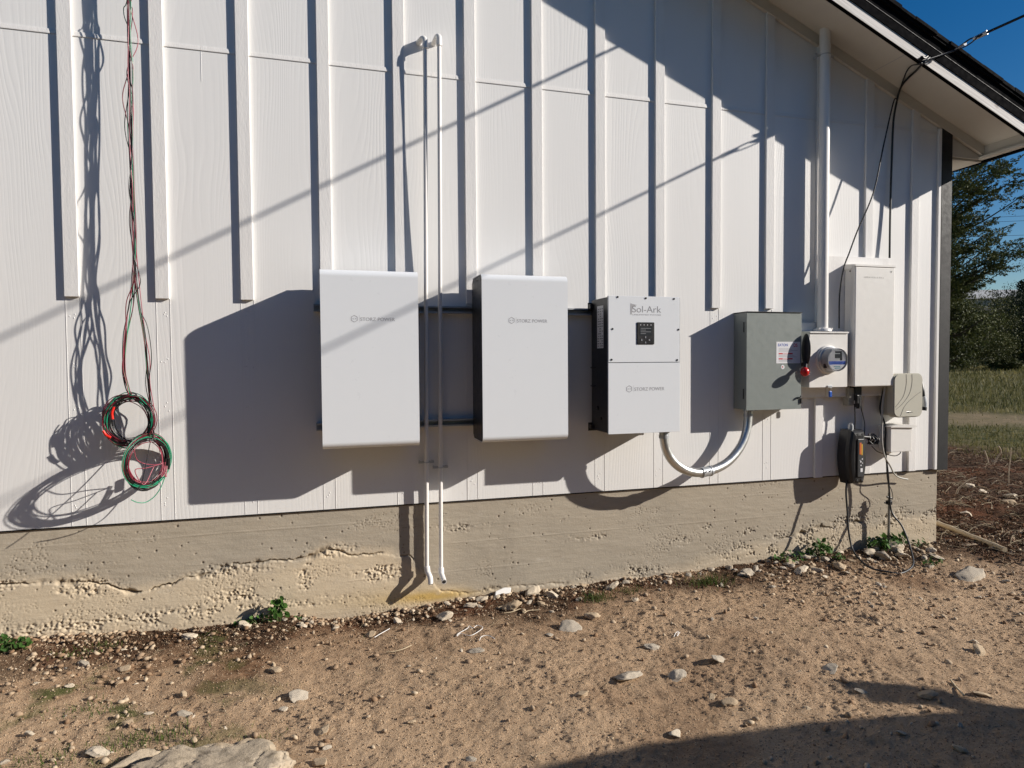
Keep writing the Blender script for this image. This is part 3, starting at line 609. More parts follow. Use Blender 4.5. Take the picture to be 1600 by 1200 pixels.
# steel conduit between inverter and switch
pts = [(1037.5, 672, .215), (1037.5, 684, .215), (1040, 700, .213), (1047, 715, .208), (1058, 727, .200), (1072, 735, .190), (1088, 738.5, .176), (1103, 737, .162), (1120, 732, .145), (1137, 722, .125), (1151, 707, .105), (1161, 690, .09), (1166.5, 672, .078), (1168.5, 656, .072), (1169, 636, .070)]
cp = cr([B(*p) for p in pts], 6)
con = thing('conduit', 'bent galvanised steel conduit looping from inverter down to grey switch box', 'conduit', cp[0])
m = MB(); m.tube(cp, .0278, 20); put('pipe', m, 'emt', con)
i = min(range(len(cp)), key=lambda k: abs(cp[k][0]-B(1104, 737, .162)[0])); d = (cp[i+1]-cp[i-1]); d /= np.linalg.norm(d); c0 = cp[i]
m = MB(); m.tube([c0-d*.042, c0+d*.042], .0312, 20); put('coupling', m, 'galv', con)
m = MB()
for q in (-.036, .032): m.tube([c0+d*(q-.005), c0+d*(q+.005)], .0342, 20)
for q in (-.02, .015): m.cyl(c0+d*q+np.array([0, -.028, .008]), (0, -1, .3), .005, .012, 8)
put('coupling_ring', m, 'galv', con)
for P, zt in ((cp[0], Z3-H3), (cp[-1], Z4-H4)):
    m = MB(); m.cyl((P[0], P[1], zt-.0455), (0, 0, 1), .031, .020, 20); m.cyl((P[0], P[1], zt-.025), (0, 0, 1), .028, .012, 20); m.cyl((P[0], P[1], zt-.012), (0, 0, 1), .034, .0115, 8); put('connector', m, 'galv', con)

# ------------------------------------------------------------------ backing boards, meter, service mast, telephone cabinet
m = MB(); m.box(3.095, 3.297, -.035, -.0195, 1.141, 1.650, .002); o = put('backing_board', m, 'batten', None, (3.1, 0, 1.141)); tag(o, 'white board behind the electric meter, lower of two mounting boards', 'board', 'white mounting boards')
m = MB(); m.box(3.300, 3.815, -.047, -.0195, 1.141, 2.105, .002); o = put('backing_board', m, 'batten', None, (3.3, 0, 1.141)); tag(o, 'tall white board behind the telephone cabinet, its top edge showing', 'board', 'white mounting boards')
TM = .125
met = thing('electric_meter', 'off-white meter box with round glass electric meter and blue tag', 'electric meter', (3.088, -.036, 1.215))
mx0, mx1, mz0, mz1 = 3.086, 3.389, 1.214, 1.588
m = MB(); m.box(mx0, mx1, -TM+.004, -.036, mz0, mz1-.006, .003); m.box(mx0-.002, mx1+.002, -TM, -TM+.0035, mz0-.001, mz1-.014, .001); body = put('meter_box', m, 'offwhite', met)
m = MB(); m.prism([(-TM-.008, mz1-.013), (-TM-.008, mz1-.003), (-.036, mz1+.003), (-.036, mz1-.005)], 'x', mx0-.004, mx1+.004); put('rain_lid', m, 'offwhite', met)
mc = B(1293, 562, TM)
m = MB()
for k in range(3): pass
m.tube([(mc[0], -TM-.0001, mc[2]), (mc[0], -TM-.008, mc[2]), (mc[0], -TM-.013, mc[2]), (mc[0], -TM-.0135, mc[2])], [.096, .096, .091, .080], 40); put('socket_ring', m, 'offwhite', met)
m = MB(); m.tube([(mc[0], -TM-.013, mc[2]), (mc[0], -TM-.026, mc[2]), (mc[0], -TM-.030, mc[2])], [.087, .087, .080], 36); put('socket_collar', m, 'galv', met)
m = MB(); m.tube([(mc[0], -TM-.029, mc[2]), (mc[0], -TM-.070, mc[2]), (mc[0], -TM-.0835, mc[2])], [.079, .076, .074], 40); mb_ = put('meter_drum', m, plain('meter_grey', (.34, .34, .36), .35), met)
yf = -TM-.0842
m = MB(); m.cyl((mc[0], yf+.0005, mc[2]), (0, -1, 0), .067, .001, 40); face = put('meter_face', m, plain('meter_face', (.50, .51, .54), .4), met)
def seg(r, z0f, z1f, n=24):                            # slice of the disc between two heights
    q = []
    for k in range(n+1): z = z0f+(z1f-z0f)*k/n; q.append((mc[0]+math.sqrt(max(0, r*r-z*z)), mc[2]+z))
    for k in range(n, -1, -1): z = z0f+(z1f-z0f)*k/n; q.append((mc[0]-math.sqrt(max(0, r*r-z*z)), mc[2]+z))
    return q
m = MB(); m.prism(seg(.0655, -.032, -.010), 'y', yf-.0011, yf-.0006); put('blue_band', m, 'ink_blue', face)
m = MB(); m.prism(seg(.0655, -.0645, -.0325), 'y', yf-.0011, yf-.0006); lo = put('nameplate', m, 'label', face)
m = MB(); m.box(mc[0]-.03, mc[0]+.02, yf-.0016, yf-.0012, mc[2]-.047, mc[2]-.043); m.box(mc[0]-.022, mc[0]+.024, yf-.0016, yf-.0012, mc[2]-.058, mc[2]-.053); put('print', m, 'ink_teal', lo)
m = MB(); m.box(mc[0]-.022, mc[0]+.026, yf-.0016, yf-.0007, mc[2]+.010, mc[2]+.037); m.box(mc[0]-.02, mc[0]+.032, yf-.0015, yf-.0006, mc[2]+.043, mc[2]+.055); m.box(mc[0]+.018, mc[0]+.035, yf-.0014, yf-.0006, mc[2]-.006, mc[2]+.0425); put('meter_display', m, 'lcd', face)
gm, t_, bs_ = newmat('meter_glass'); bs_.inputs['Transmission Weight'].default_value = 1; bs_.inputs['Roughness'].default_value = .03; bs_.inputs['IOR'].default_value = 1.2; MT['mglass'] = gm
m = MB(); m.tube([(mc[0], -TM-.0836, mc[2]), (mc[0], -TM-.098, mc[2]), (mc[0], -TM-.103, mc[2]), (mc[0], -TM-.1035, mc[2])], [.0745, .074, .070, .06], 40); put('glass_cover', m, 'mglass', met)
m = MB()
for k in range(36):
    a0 = 2*math.pi*k/36; 
m.tube([(mc[0]+.075*math.cos(2*math.pi*k/36), -TM-.086, mc[2]+.075*math.sin(2*math.pi*k/36)) for k in range(37)], .0028, 6, False); put('glass_rim', m, 'galv', met)
P = B(1284, 570, TM+.05); m = MB(); m.box(mc[0]-.072, mc[0]-.060, -TM-.062, -TM-.044, mc[2]-.055, mc[2]-.022); put('seal_slot', m, 'grey_dark', met)
P = B(1296, 611, TM); m = MB(); m.box(P[0]-.018, P[0]+.018, -TM-.006, -TM-.002, mz0-.004, mz0+.012, .001); put('hasp', m, 'galv', met)
m = MB(); m.tube(cr([(P[0], -TM-.005, mz0+.002), (P[0]+.006, -TM-.008, mz0-.012), (P[0]-.003, -TM-.008, mz0-.026)]), .0016, 6); sw = put('seal_wire', m, 'galv', met)
m = MB(); m.box(P[0]-.013, P[0]+.012, -TM-.013, -TM-.004, mz0-.068, mz0-.026, .006); put('blue_tag', m, 'blue', met)
# mast
mp = (3.229, -.075)
mast = thing('service_mast', 'thick white service mast pipe rising from meter box through the soffit', 'mast', (mp[0], mp[1], 1.59))
m = MB(); m.tube([(mp[0], mp[1], 1.60), (mp[0], mp[1], 4.45)], .0345, 28); put('pipe', m, 'white_pl', mast)
m = MB(); m.tube([(mp[0], mp[1], 1.589), (mp[0], mp[1], 1.606), (mp[0], mp[1], 1.612)], [.058, .055, .040], 28); m.cyl((mp[0]+.052, mp[1]-.028, 1.60), (0, 0, 1), .006, .012, 8); m.cyl((mp[0]-.052, mp[1]-.028, 1.60), (0, 0, 1), .006, .012, 8); put('hub', m, 'white_pl', mast)
zs_ = B(1291, 85, .09)[2]; m = MB(); m.tube([(mp[0]+.0362*math.cos(a), mp[1]+.0362*math.sin(a), zs_) for a in np.linspace(math.pi*1.0, math.pi*2.0, 14)], .003, 6)
m.box(mp[0]-.075, mp[0]-.034, mp[1]-.001, mp[1]+.0015, zs_-.008, zs_+.008); m.box(mp[0]+.034, mp[0]+.07, mp[1]-.001, mp[1]+.0015, zs_-.008, zs_+.008); m.box(mp[0]-.045, mp[0]-.040, mp[1], -.02, zs_-.008, zs_+.008)
put('strap', m, 'galv', mast)
m = MB(); m.cyl((mp[0], mp[1], 4.45), (0, 0, 1), .05, .06, 20); m.ball((mp[0], mp[1]-.03, 4.55), .06, .07, .06); put('weatherhead', m, 'grey_cab', mast)
# telephone cabinet
TT = .145; tx0, tx1, tz0, tz1 = B(1337, 603, TT)[0]-.012, B(1397.5, 500, TT)[0], B(1368, 603.5, TT)[2], B(1365, 413, TT)[2]
tel = thing('utility_cabinet', 'tall off-white plastic utility cabinet to the right of the meter', 'cabinet', (tx0, -.048, tz0))
m = MB(); m.box(tx0+.004, tx1-.004, -TT+.035, -.048, tz0+.004, tz1-.012, .004); put('body', m, 'offwhite', tel)
m = MB(); m.box(tx0, tx1, -TT, -TT+.040, tz0, tz1-.018, .006); cv = put('cover', m, 'offwhite', tel)
m = MB(); m.prism([(-TT-.004, tz1-.016), (-TT-.004, tz1-.004), (-.048, tz1+.008), (-.048, tz1-.030), (-TT+.04, tz1-.030)], 'x', tx0-.003, tx1+.003); put('lid', m, 'offwhite', tel)
P = B(1350, 434, TT); Q = B(1380, 434, TT); 
m = MB(); random.seed(3)
xq = P[0]
while xq < Q[0]:
    wq = random.uniform(.004, .009); m.box(xq, xq+wq, -TT-.0008, -TT+.0002, P[2], P[2]+random.uniform(.006, .011)); xq += wq+random.uniform(.003, .010)
put('faint_lettering', m, plain('offwhite_raised', (.60, .585, .55), .5), cv)
m = MB(); m.cyl((tx0-.0005, -.10, tz1-.045), (-1, 0, 0), .006, .004, 8); m.cyl((tx1-.03, -TT-.0002, tz1-.045), (0, -1, 0), .006, .002, 10); put('screw', m, 'grey_wire', tel)

# outlet, hanging cord box, charger, lower box
ob = B(1334, 619, .06)
out = thing('outdoor_outlet', 'black weatherproof outlet block under the utility cabinet', 'outlet', (ob[0], -.02, ob[2]))
m = MB(); m.box(ob[0]-.055, ob[0]-.01, -.075, -.020, ob[2]-.065, ob[2]+.06, .006); put('clear_cover', m, plain('smoky_plastic', (.30, .29, .25), .3), out)
m = MB(); m.box(ob[0]-.012, ob[0]+.045, -.085, -.020, ob[2]-.03, ob[2]+.075, .005); m.box(ob[0]-.02, ob[0]+.052, -.075, -.020, ob[2]+.05, ob[2]+.085, .004); put('block', m, 'black_pl', out)
m = MB(); m.cyl((ob[0]+.022, -.075, ob[2]-.075), (0, 0, 1), .019, .065, 16); m.cyl((ob[0]+.022, -.075, ob[2]-.085), (0, 0, 1), .012, .012, 12); m.box(ob[0]-.01, ob[0]+.01, -.10, -.08, ob[2]-.05, ob[2]+.01, .004); put('plug', m, 'black_pl', out)
oc = B(1336, 713, .10)
evb = thing('cord_control_box', 'black oval control box with yellow stripe hanging on its cords', 'control box', (oc[0], -.03, oc[2]-.18))
hh = .186
def oval(w_, h_, n=28, p=.62): return [(w_*(1 if math.cos(a) > 0 else -1)*abs(math.cos(a))**p, h_*math.sin(a)) for a in np.linspace(0, 2*math.pi, n, endpoint=False)]
poly = []
for s_ in np.linspace(-1, 1, 13): poly.append((.052+.026*(1-s_*s_), s_*hh))
poly = [(x, z) for x, z in poly]+[(-x, z) for x, z in poly[::-1]]
m = MB(); V = []; n = len(poly); lay = [(-.022, .90), (-.03, 1.), (-.10, 1.), (-.125, .93), (-.138, .78), (-.142, .55)]
for (yy, k) in lay: V += [(oc[0]-.006+x*k, yy, oc[2]+z*(1-(1-k)*.45)) for x, z in poly]
fs = [(j*n+i, j*n+(i+1) % n, (j+1)*n+(i+1) % n, (j+1)*n+i) for j in range(len(lay)-1) for i in range(n)]+[tuple(range(n-1, -1, -1)), tuple((len(lay)-1)*n+i for i in range(n))]
m.add(V, fs, False); put('case', m, 'black_pl', evb)
m = MB(); m.box(oc[0]-.024, oc[0]+.028, -.150, -.141, oc[2]-.135, oc[2]+.125, .004); pl_ = put('face_plate', m, plain('dark_grey_plastic', (.06, .062, .065), .35), evb)
m = MB(); m.box(oc[0]-.012, oc[0]+.004, -.1515, -.1502, oc[2]+.02, oc[2]+.10); put('orange_stripe', m, 'orange', pl_)
m = MB(); m.box(oc[0]+.005, oc[0]+.014, -.1515, -.1502, oc[2]+.015, oc[2]+.09); put('yellow_stripe', m, 'yellow', pl_)
m = MB()
for (u, v, s_) in ((.012, -.012, .005), (.0, -.03, .006), (.014, -.04, .004), (.002, -.055, .005), (-.006, -.02, .003)): m.cyl((oc[0]+u, -.1502, oc[2]+v), (0, -1, 0), s_, .001, 10)
m.box(oc[0]-.002, oc[0]+.016, -.1515, -.1502, oc[2]-.10, oc[2]-.075); put('symbol', m, 'label', pl_)
m = MB(); m.cyl((oc[0]-.02, -.08, oc[2]+hh-.01), (0, 0, 1), .018, .04, 14); m.cyl((oc[0]-.02, -.08, oc[2]+hh+.028), (0, 0, 1), .012, .012, 12); put('cord_gland', m, 'galv', evb)
m = MB()
for u in (-.018, .022):
    m.cyl((oc[0]+u, -.135, oc[2]+hh-.03), (0, -1, 0), .007, .008, 12); m.cyl((oc[0]+u, -.135, oc[2]-hh+.03), (0, -1, 0), .008, .008, 12)
put('mounting_hole', m, 'grey_dark', evb)
kb = B(1363, 686, .09); m = MB()
for k in range(9): a = k*.7; m.tube(cr([(kb[0]+.03*math.cos(a), -.09+.02*math.sin(a*2), kb[2]-.035), (kb[0]+.04*math.cos(a+1), -.10-.01*math.cos(a), kb[2]), (kb[0]+.02*math.cos(a+2), -.08, kb[2]+.035)]), .0055, 6)
m.tube([(oc[0]+.05, -.09, kb[2]+.02), (kb[0], -.09, kb[2]+.01)], .012, 8)
put('bundled_cord', m, 'cable', evb)

def cable(name, label, pts, r, mat, k=8, cat='cable', n=8, world=False):
    P = cr(pts if world else [B(*p) for p in pts], k); m = MB(); m.tube(P, r, n); o = put(name, m, mat, None, P[0]); return tag(o, label, cat)
cable('hanging_cord', 'short black cord from outlet plug down to hanging control box', [(1335, 631, .075), (1336, 645, .075), (1336, 660, .078), (1335, 674, .08)], .0045, 'cable')
cable('thin_cord', 'thin black cord curving down beside the short plug cord', [(1341, 617, .06), (1346, 640, .05), (1351, 662, .05), (1350, 685, .07)], .003, 'cable')
cable('charging_cable', 'black charging cable looping from control box across the dirt and back up to charger', [(1323, 751, .10), (1322, 770, .11), (1324, 800, .13), (1326, 830, .16), (1332, 858, .20), (1345, 876, .30), (1362, 888, .38), (1385, 893, .43), (1405, 896, .46), (1420, 890, .43), (1427, 880, .38), (1424, 862, .30), (1417, 840, .22), (1408, 820, .16), (1396, 805, .12), (1391, 790, .10), (1389, 760, .09), (1387, 735, .09), (1383, 700, .09), (1383, 665, .08), (1375, 640, .05), (1379, 615, .05), (1382, 600, .06)], .0062, 'cable', 10)
cable('grey_cable', 'slim grey cable hanging below cabinet with its end bent to the right', [(1383, 605, .10), (1379, 628, .11), (1378, 660, .11), (1378, 690, .11), (1382, 712, .10), (1391, 728, .09), (1397, 740, .07), (1405, 746, .03), (1418, 749, .02)], .0055, 'cable_grey')
cable('looped_wire', 'thin dark wire looping under the small grey-white box', [(1362, 697, .05), (1372, 706, .06), (1390, 711, .09), (1400, 712, .08), (1407, 707, .09), (1402, 700, .06)], .003, 'cable')
cable('drop_wire', 'thin black wire hanging straight down behind the charging cable to a ground clamp', [(1385, 700, .04), (1385, 730, .05), (1387, 752, .06), (1393, 766, .05), (1395, 778, .05), (1391, 783, .055)], .0025, 'cable')
gr = B(1389, 772, .055)
rod = thing('ground_rod', 'steel ground rod with clamp standing in the weeds at the foundation', 'ground rod', (gr[0], -.055, 0))
m = MB(); m.tube([(gr[0], -.055, -.1), (gr[0]+.003, -.055, gr[2]+.01)], .0085, 12); put('rod', m, 'grey_wire', rod)
m = MB(); m.box(gr[0]-.016, gr[0]+.016, -.072, -.040, gr[2]-.075, gr[2]-.045, .004); m.cyl((gr[0]-.04, -.056, gr[2]-.06), (1, 0, 0), .005, .065, 8); m.cyl((gr[0]+.02, -.056, gr[2]-.03), (-1, 0, .3), .007, .04, 8); put('clamp', m, 'black_pl', rod)

# charger
ac0, ac1, az0, az1, TAC = B(1396, 600, .15)[0], B(1441, 615, .15)[0], B(1415, 652, .15)[2], B(1415, 583.5, .15)[2], .15
ac = thing('wall_charger', 'beige rounded wall charger with curved grooves, lower right of cabinet', 'charger', (ac0, -.02, az0))
def rrect(x0, x1, z0, z1, r, n=6):
    o = []
    for (cx, cz, a0) in ((x1-r, z1-r, 0), (x0+r, z1-r, 90), (x0+r, z0+r, 180), (x1-r, z0+r, 270)):
        for k in range(n+1): a = R(a0+90*k/n); o.append((cx+r*math.cos(a), cz+r*math.sin(a)))
    return o
m = MB(); m.prism(rrect(ac0, ac1, az0, az1, .045), 'y', -.10, -TAC, 0)
V = m.v; k = len(V)//2
m.prism(rrect(ac0+.006, ac1-.006, az0+.006, az1-.006, .042), 'y', -TAC, -TAC-.006); shell = put('front_shell', m, 'beige', ac)
m = MB(); m.prism(rrect(ac0+.008, ac1-.008, az0+.008, az1-.004, .04), 'y', -.0195, -.0999); put('back_shell', m, plain('beige_back', (.40, .38, .32), .5), ac)
def groove(pts, r=.0016): m = MB(); m.tube(cr([(B(x, y, TAC+.006)[0], -TAC-.0062, B(x, y, TAC+.006)[2]) for x, y in pts]), r, 6); return m
for pts in ([(1416, 584.5), (1416, 600), (1412, 618), (1404, 630), (1399, 636)], [(1425, 584.5), (1425, 598), (1421, 615), (1411, 630), (1400, 640)], [(1439, 612), (1428, 620), (1414, 634), (1407, 650)]): put('groove', groove(pts), 'beige_line', shell)
a = B(1416, 645, TAC+.006); m = MB(); m.box(a[0], a[0]+.035, -TAC-.0075, -TAC-.0062, a[2], a[2]+.008, .0006); m.box(a[0]+.04, a[0]+.055, -TAC-.0075, -TAC-.0062, a[2]+.001, a[2]+.004); put('badge', m, 'chrome', shell)
pg = B(1443, 632, .10)
ev = thing('charging_plug', 'grey and black charging plug holstered at the right of the charger', 'charging plug', (pg[0], -.09, pg[2]))
m = MB(); m.tube(cr([B(1439, 598, .10), B(1441, 610, .12), B(1442, 620, .125)]), [.012]*5+[.016]*8+[.02]*4 if False else .015, 12); put('grip', m, 'black_pl', ev)
m = MB(); m.tube([B(1442, 619, .125), B(1443.5, 630, .125), B(1443.5, 636, .125)], [.018, .022, .021], 14); put('sleeve', m, plain('pale_grey_plastic', (.5, .53, .56), .3), ev)
m = MB(); m.tube([B(1443.3, 636, .125), B(1442.5, 641, .125)], .0205, 16); m.tube([B(1441, 638, .125), B(1437, 640, .125)], .012, 10); put('nozzle', m, 'black_pl', ev)
# lower box
lx0, lx1, lz0, lz1, TL_ = B(1391.5, 690, .12)[0], B(1425, 690, .12)[0], B(1408, 706, .12)[2], B(1408, 668, .12)[2], .12
lbx = thing('junction_box', 'small off-white box with a curved lid just under the beige charger', 'box', (lx0, -.02, lz0))
m = MB(); m.box(lx0, lx1, -TL_, -.0195, lz0, lz1+.01, .004); put('body', m, 'offwhite', lbx)
q = [(lx0-.01, lz1+.004)]+[(lx0-.01+(lx1-lx0+.04)*k/8, lz1+.010+.012*math.sin(math.pi*k/8)) for k in range(9)]+[(lx1+.03, lz1+.0)]+[(lx1+.0, lz1-.004), (lx0+.02, lz1+.004)]
m = MB(); m.prism(q, 'y', -TL_-.012, -.0195); put('lid', m, 'offwhite', lbx)
m = MB()
for zz in (.2, .5, .8): m.cyl((lx0-.0005, -.07, lz0+(lz1-lz0)*zz), (-1, 0, 0), .011, .003, 14)
put('knockout', m, plain('knockout_grey', (.55, .53, .49), .5), lbx)

# ------------------------------------------------------------------ pvc drain pipes
def drain(xt, xb, tt, label, zt, zclip, endpts, elbow):
    t = thing('drain_pipe', label, 'pipe', (xb, -.03, .2), 'white pvc drain pipes')
    zb_ = endpts[0][2]; P = [(xt, -tt, zt-.03), (xt*.67+xb*.33, -(tt*.62+.05*.38), zt*.67+zb_*.33), (xt*.33+xb*.67, -.048, zt*.33+zb_*.67), tuple(endpts[0])]
    m = MB(); m.tube(cr(P, 8), .0118, 16); put('pipe', m, 'white_pl', t)
    m = MB(); m.tube(cr([tuple(p) for p in endpts], 5), .0150, 16, cap=True); el = put('bottom_elbow', m, 'white_pl', t)
    m = MB(); q0, q1 = np.array(endpts[0]), np.array(endpts[1]); m.tube([q0, q0+(q1-q0)/np.linalg.norm(q1-q0)*.03], .0168, 16); put('socket_collar', m, 'white_pl', el)
    d = np.array(endpts[-1])-np.array(endpts[-2]); d /= np.linalg.norm(d); m = MB(); m.cyl(np.array(endpts[-1])+d*.0003, d, .0108, .0008, 16); put('pipe_mouth', m, 'grey_dark', el)
    m = MB(); m.tube(cr(elbow, 6), .0152, 16); m.tube([(xt, -tt, zt-.055), (xt, -tt, zt-.03)], .0165, 16); put('top_elbow', m, 'white_pl', t)
    xm = xt+(xb-xt)*(zt-zclip)/(zt-zb_); m = MB(); m.box(xm-.045, xm-.013, -.034, -.0205 if False else -.030, zclip-.007, zclip+.007); m.box(xm+.013, xm+.045, -.034, -.030, zclip-.007, zclip+.007)
    m.tube([(xm+.0135*math.cos(a), -.048+.0135*math.sin(a)*1.2, zclip) for a in np.linspace(math.pi, 2*math.pi, 10)], .003, 6); m.box(xm-.04, xm-.034, -.031, -.0005, zclip-.006, zclip+.006); m.box(xm+.034, xm+.04, -.031, -.0005, zclip-.006, zclip+.006)
    put('clip', m, 'galv', t)
    return t
zt1, zt2 = B(663, 57, .075)[2], B(686, 52, .09)[2]
a1 = B(664, 60, .062); a2 = B(686, 56, .10); b1 = B(667, 892, .035); b2 = B(689.5, 892, .035)
drain(a1[0], b1[0], .062, 'left white drain pipe of two, running down wall to beside the yellow stain', a1[2], B(668, 722, .04)[2], [B(667, 885, .038), B(668, 893, .042), B(672, 902, .07), B(673, 913, .085)], [(a1[0], -.062, a1[2]-.04), (a1[0], -.060, a1[2]-.008), (a1[0]-.010, -.050, a1[2]+.004), (a1[0]-.022, -.028, a1[2]+.002), (a1[0]-.028, 0, a1[2])])
drain(a2[0], b2[0], .10, 'right white drain pipe of two, with its dark open end showing', a2[2], B(688, 730, .04)[2], [B(689, 887, .038), B(689.5, 895, .045), B(692, 903, .08), B(694, 909, .12)], [(a2[0], -.10, a2[2]-.04), (a2[0], -.098, a2[2]-.008), (a2[0]-.006, -.075, a2[2]+.006), (a2[0]-.012, -.035, a2[2]+.003), (a2[0]-.014, 0, a2[2])])

# ------------------------------------------------------------------ hanging wire bundles at the left
def wander(seed, n, amp, k=5):
    r = np.random.default_rng(seed); q = r.normal(0, amp, (n, 3)); return q
def bundle(label, seed, base, top_path, coil_fn, specs, r=.0021, extra=None):
    t = thing('wire_bundle', label, 'wire bundle', base, 'coloured wire bundles hanging on the wall')
    rg = np.random.default_rng(seed)
    for (nm, mat, amp, loops, rs) in specs:
        P = []; off = rg.normal(0, .006, 3); off[1] = rg.uniform(-.020, .020)
        for i, p in enumerate(top_path):
            q = B(*p) if len(p) == 3 else np.array(p[:3]); am = amp*(.32 if rg.random() < .8 else 1.5) if 2 < i < len(top_path)-2 else .003
            P.append(q+off*.8+rg.normal(0, 1, 3)*np.array([am, am*.5, .012]))
        c = coil_fn(loops, rs, rg); P = cr(P, 8)[:-2]+cr([P[-1]]+c, 3)
        m = MB(); m.tube(P, r, 6); put(nm, m, mat, t)
    if extra: extra(t)
    return t
TOP = [(-.89, -.09, 5.2, 0), (-.90, -.09, 4.4, 0), (201, -40, .085), (202, 10, .085), (203, 60, .085), (203.5, 110, .085), (204, 150, .085), (205, 200, .088), (206, 250, .09), (207, 300, .092), (209, 350, .095), (210, 400, .10)]
def coil1(loops, rs, rg):
    c = B(201, 656, .10); o = []; ph = math.pi/2; e = rg.normal(0, .008, 3); dirn = rg.choice([-1, 1]); n = int(loops*12)
    for k in range(n):
        a = ph+dirn*2*math.pi*k/12; rr = rs*(1+.06*math.sin(a*2+e[0]*300)+.05*math.sin(k*.37+e[1]*400)+.012*rg.normal()); dx = rr*.116*math.cos(a); dz = rr*.126*math.sin(a)
        o.append(c+np.array([dx+e[0], -.018*(k/n-.5)*4+e[1]*1.6-dx*.12+.002*rg.normal(), dz+e[2]*1.2-(1-rs)*.02]))
    return o
def coil2(loops, rs, rg):
    c = B(230, 722, .13); o = []; e = rg.normal(0, .008, 3); dirn = rg.choice([-1, 1]); n = int(loops*12)
    for k in range(n):
        a = math.pi/2+dirn*2*math.pi*k/12; rr = rs*(1+.06*math.sin(a*2+e[0]*300)+.06*math.sin(k*.31+e[1]*400)+.012*rg.normal()); dx = rr*.074*math.cos(a); dz = rr*.134*math.sin(a)
        o.append(c+np.array([dx+e[0]+.0, dx*1.45+e[1]*1.3-.002*rg.normal(), dz+e[2]]))
    return o
def end1(t):
    m = MB(); m.tube(cr([B(176, 655, .13), B(175, 645, .13), B(178, 636, .13)]), .0062, 8); m.tube(cr([B(161, 673, .12), B(166, 680, .12), B(173, 684, .12)]), .0065, 8); put('red_tape', m, 'tape', t)
    m = MB(); m.tube([B(207+6*math.cos(a), 617+3*math.sin(a), .10+.02*math.sin(a)) for a in np.linspace(0, 6.28, 12)], .004, 6); put('cable_tie', m, 'w_black', t)
def end2(t):
    m = MB(); m.tube(cr([B(262, 720, .09), B(262, 710, .10), B(260, 742, .10)][:2]+[B(262, 712, .10)], 2), .001, 4) if False else m.tube([B(262, 733, .11), B(263, 716, .11)], .010, 8); put('black_tape', m, 'w_black', t)
    m = MB(); m.tube(cr([B(205, 781, .2), B(215, 785, .17), B(227, 785, .14), B(240, 777, .12), B(250, 764, .11), B(256, 750, .10), B(262, 735, .10)]), .0022, 6); put('green_tail', m, 'w_green', t)
    m = MB(); m.tube(cr([B(209, 700, .20), B(214, 718, .17), B(228, 725, .13), B(245, 726, .12), B(254, 724, .12), B(230, 731, .16), B(211, 735, .19), B(225, 757, .18), B(240, 730, .13)]), .0022, 6); put('red_glare_tail', m, 'w_red_glare', t)
    m = MB(); m.tube(cr([B(235, 690, .10), B(229, 720, .16), B(222, 752, .24), B(215, 765, .28)]), .0022, 6); put('black_tail', m, 'w_black', t)
    for k in range(5): m = MB() if k == 0 else m; m.tube(cr([B(255+random.uniform(-4, 4), 722, .12), B(254+random.uniform(-6, 4), 735, .13), B(256+random.uniform(-8, 4), 745, .14), B(258+random.uniform(-4, 4), 728, .12)]), .0018, 5)
    put('frayed_end', m, 'w_red_glare', t)
P1 = TOP+[(207, 440, .10), (202, 480, .10), (196, 530, .10), (194, 575, .10), (197, 600, .10), (203, 617, .10)]
P2 = TOP+[(213, 440, .10), (219, 480, .10), (226, 520, .10), (230, 560, .10), (233, 600, .10), (236, 640, .10), (239, 665, .11), (240, 680, .12)]
bundle('left-hand bundle of red, green and black wires ending in upper round coil', 5, B(201, 695, .1), P1, coil1,
       [('red_wire', 'w_red', .012, 4, .98), ('black_wire', 'w_black', .008, 6, .93), ('green_wire', 'w_green', .006, 4, 1.0), ('red_glare_wire', 'w_red_glare', .016, 2, .86), ('black_wire', 'w_black', .007, 5, .88), ('green_wire', 'w_green', .009, 3, .92), ('black_wire', 'w_black', .010, 4, .80), ('red_wire', 'w_red', .010, 5, .90)], extra=end1)
bundle('right-hand bundle of red, green and black wires ending in lower loose coil', 9, B(230, 765, .1), P2, coil2,
       [('red_wire', 'w_red', .012, 4, .90), ('black_wire', 'w_black', .008, 6, .97), ('green_wire', 'w_green', .007, 3, 1.0), ('red_glare_wire', 'w_red_glare', .014, 3, .82), ('black_wire', 'w_black', .008, 4, .90), ('black_wire', 'w_black', .010, 3, .95), ('red_wire', 'w_red', .010, 4, .97)], extra=end2)

# ------------------------------------------------------------------ overhead cables and their pole
at = np.array([3.90, -.42, 1.995+EYE]); far2 = np.array([3.93, -16., EYE+1.2])
K2 = lambda x, z, k: np.array([x+SA*k, -k, z+SC*k+EYE])
pA, pB = K2(2.99, 1.550, .41), K2(2.53, 1.344, .60)
dirc = K2(1.232, .702, 1.373)-pB; dirc /= np.linalg.norm(dirc)
svc = thing('service_cable', 'black overhead service cable anchored at the roof edge with a wedge clamp', 'cable', pA)
m = MB(); m.tube([pB, pB+dirc*.6, pB+dirc*1.5, pB+dirc*4, pB+dirc*9, pB+dirc*16], .0078, 10); put('cable', m, 'cable', svc)
sd = (pB-pA); L1 = np.linalg.norm(sd); sd /= L1; q = B(1440, 96, .40)
m = MB(); m.tube(cr([pB-sd*.0, pB-sd*.06+np.array([0, 0, .012]), pA+sd*.06, pA, q]), .005, 8); m.tube(cr([pB, pB-sd*.05-np.array([0, 0, .016]), pA+sd*.04-np.array([0, 0, .012]), q+np.array([.01, 0, 0])]), .004, 8); put('split_strand', m, 'cable', svc)
m = MB(); m.tube([pB-sd*.03, pB+dirc*.05], [.012, .014], 10); m.tube([pA+sd*.02, pA+sd*.10], [.004, .012], 8); put('wedge_clamp', m, 'galv', svc)
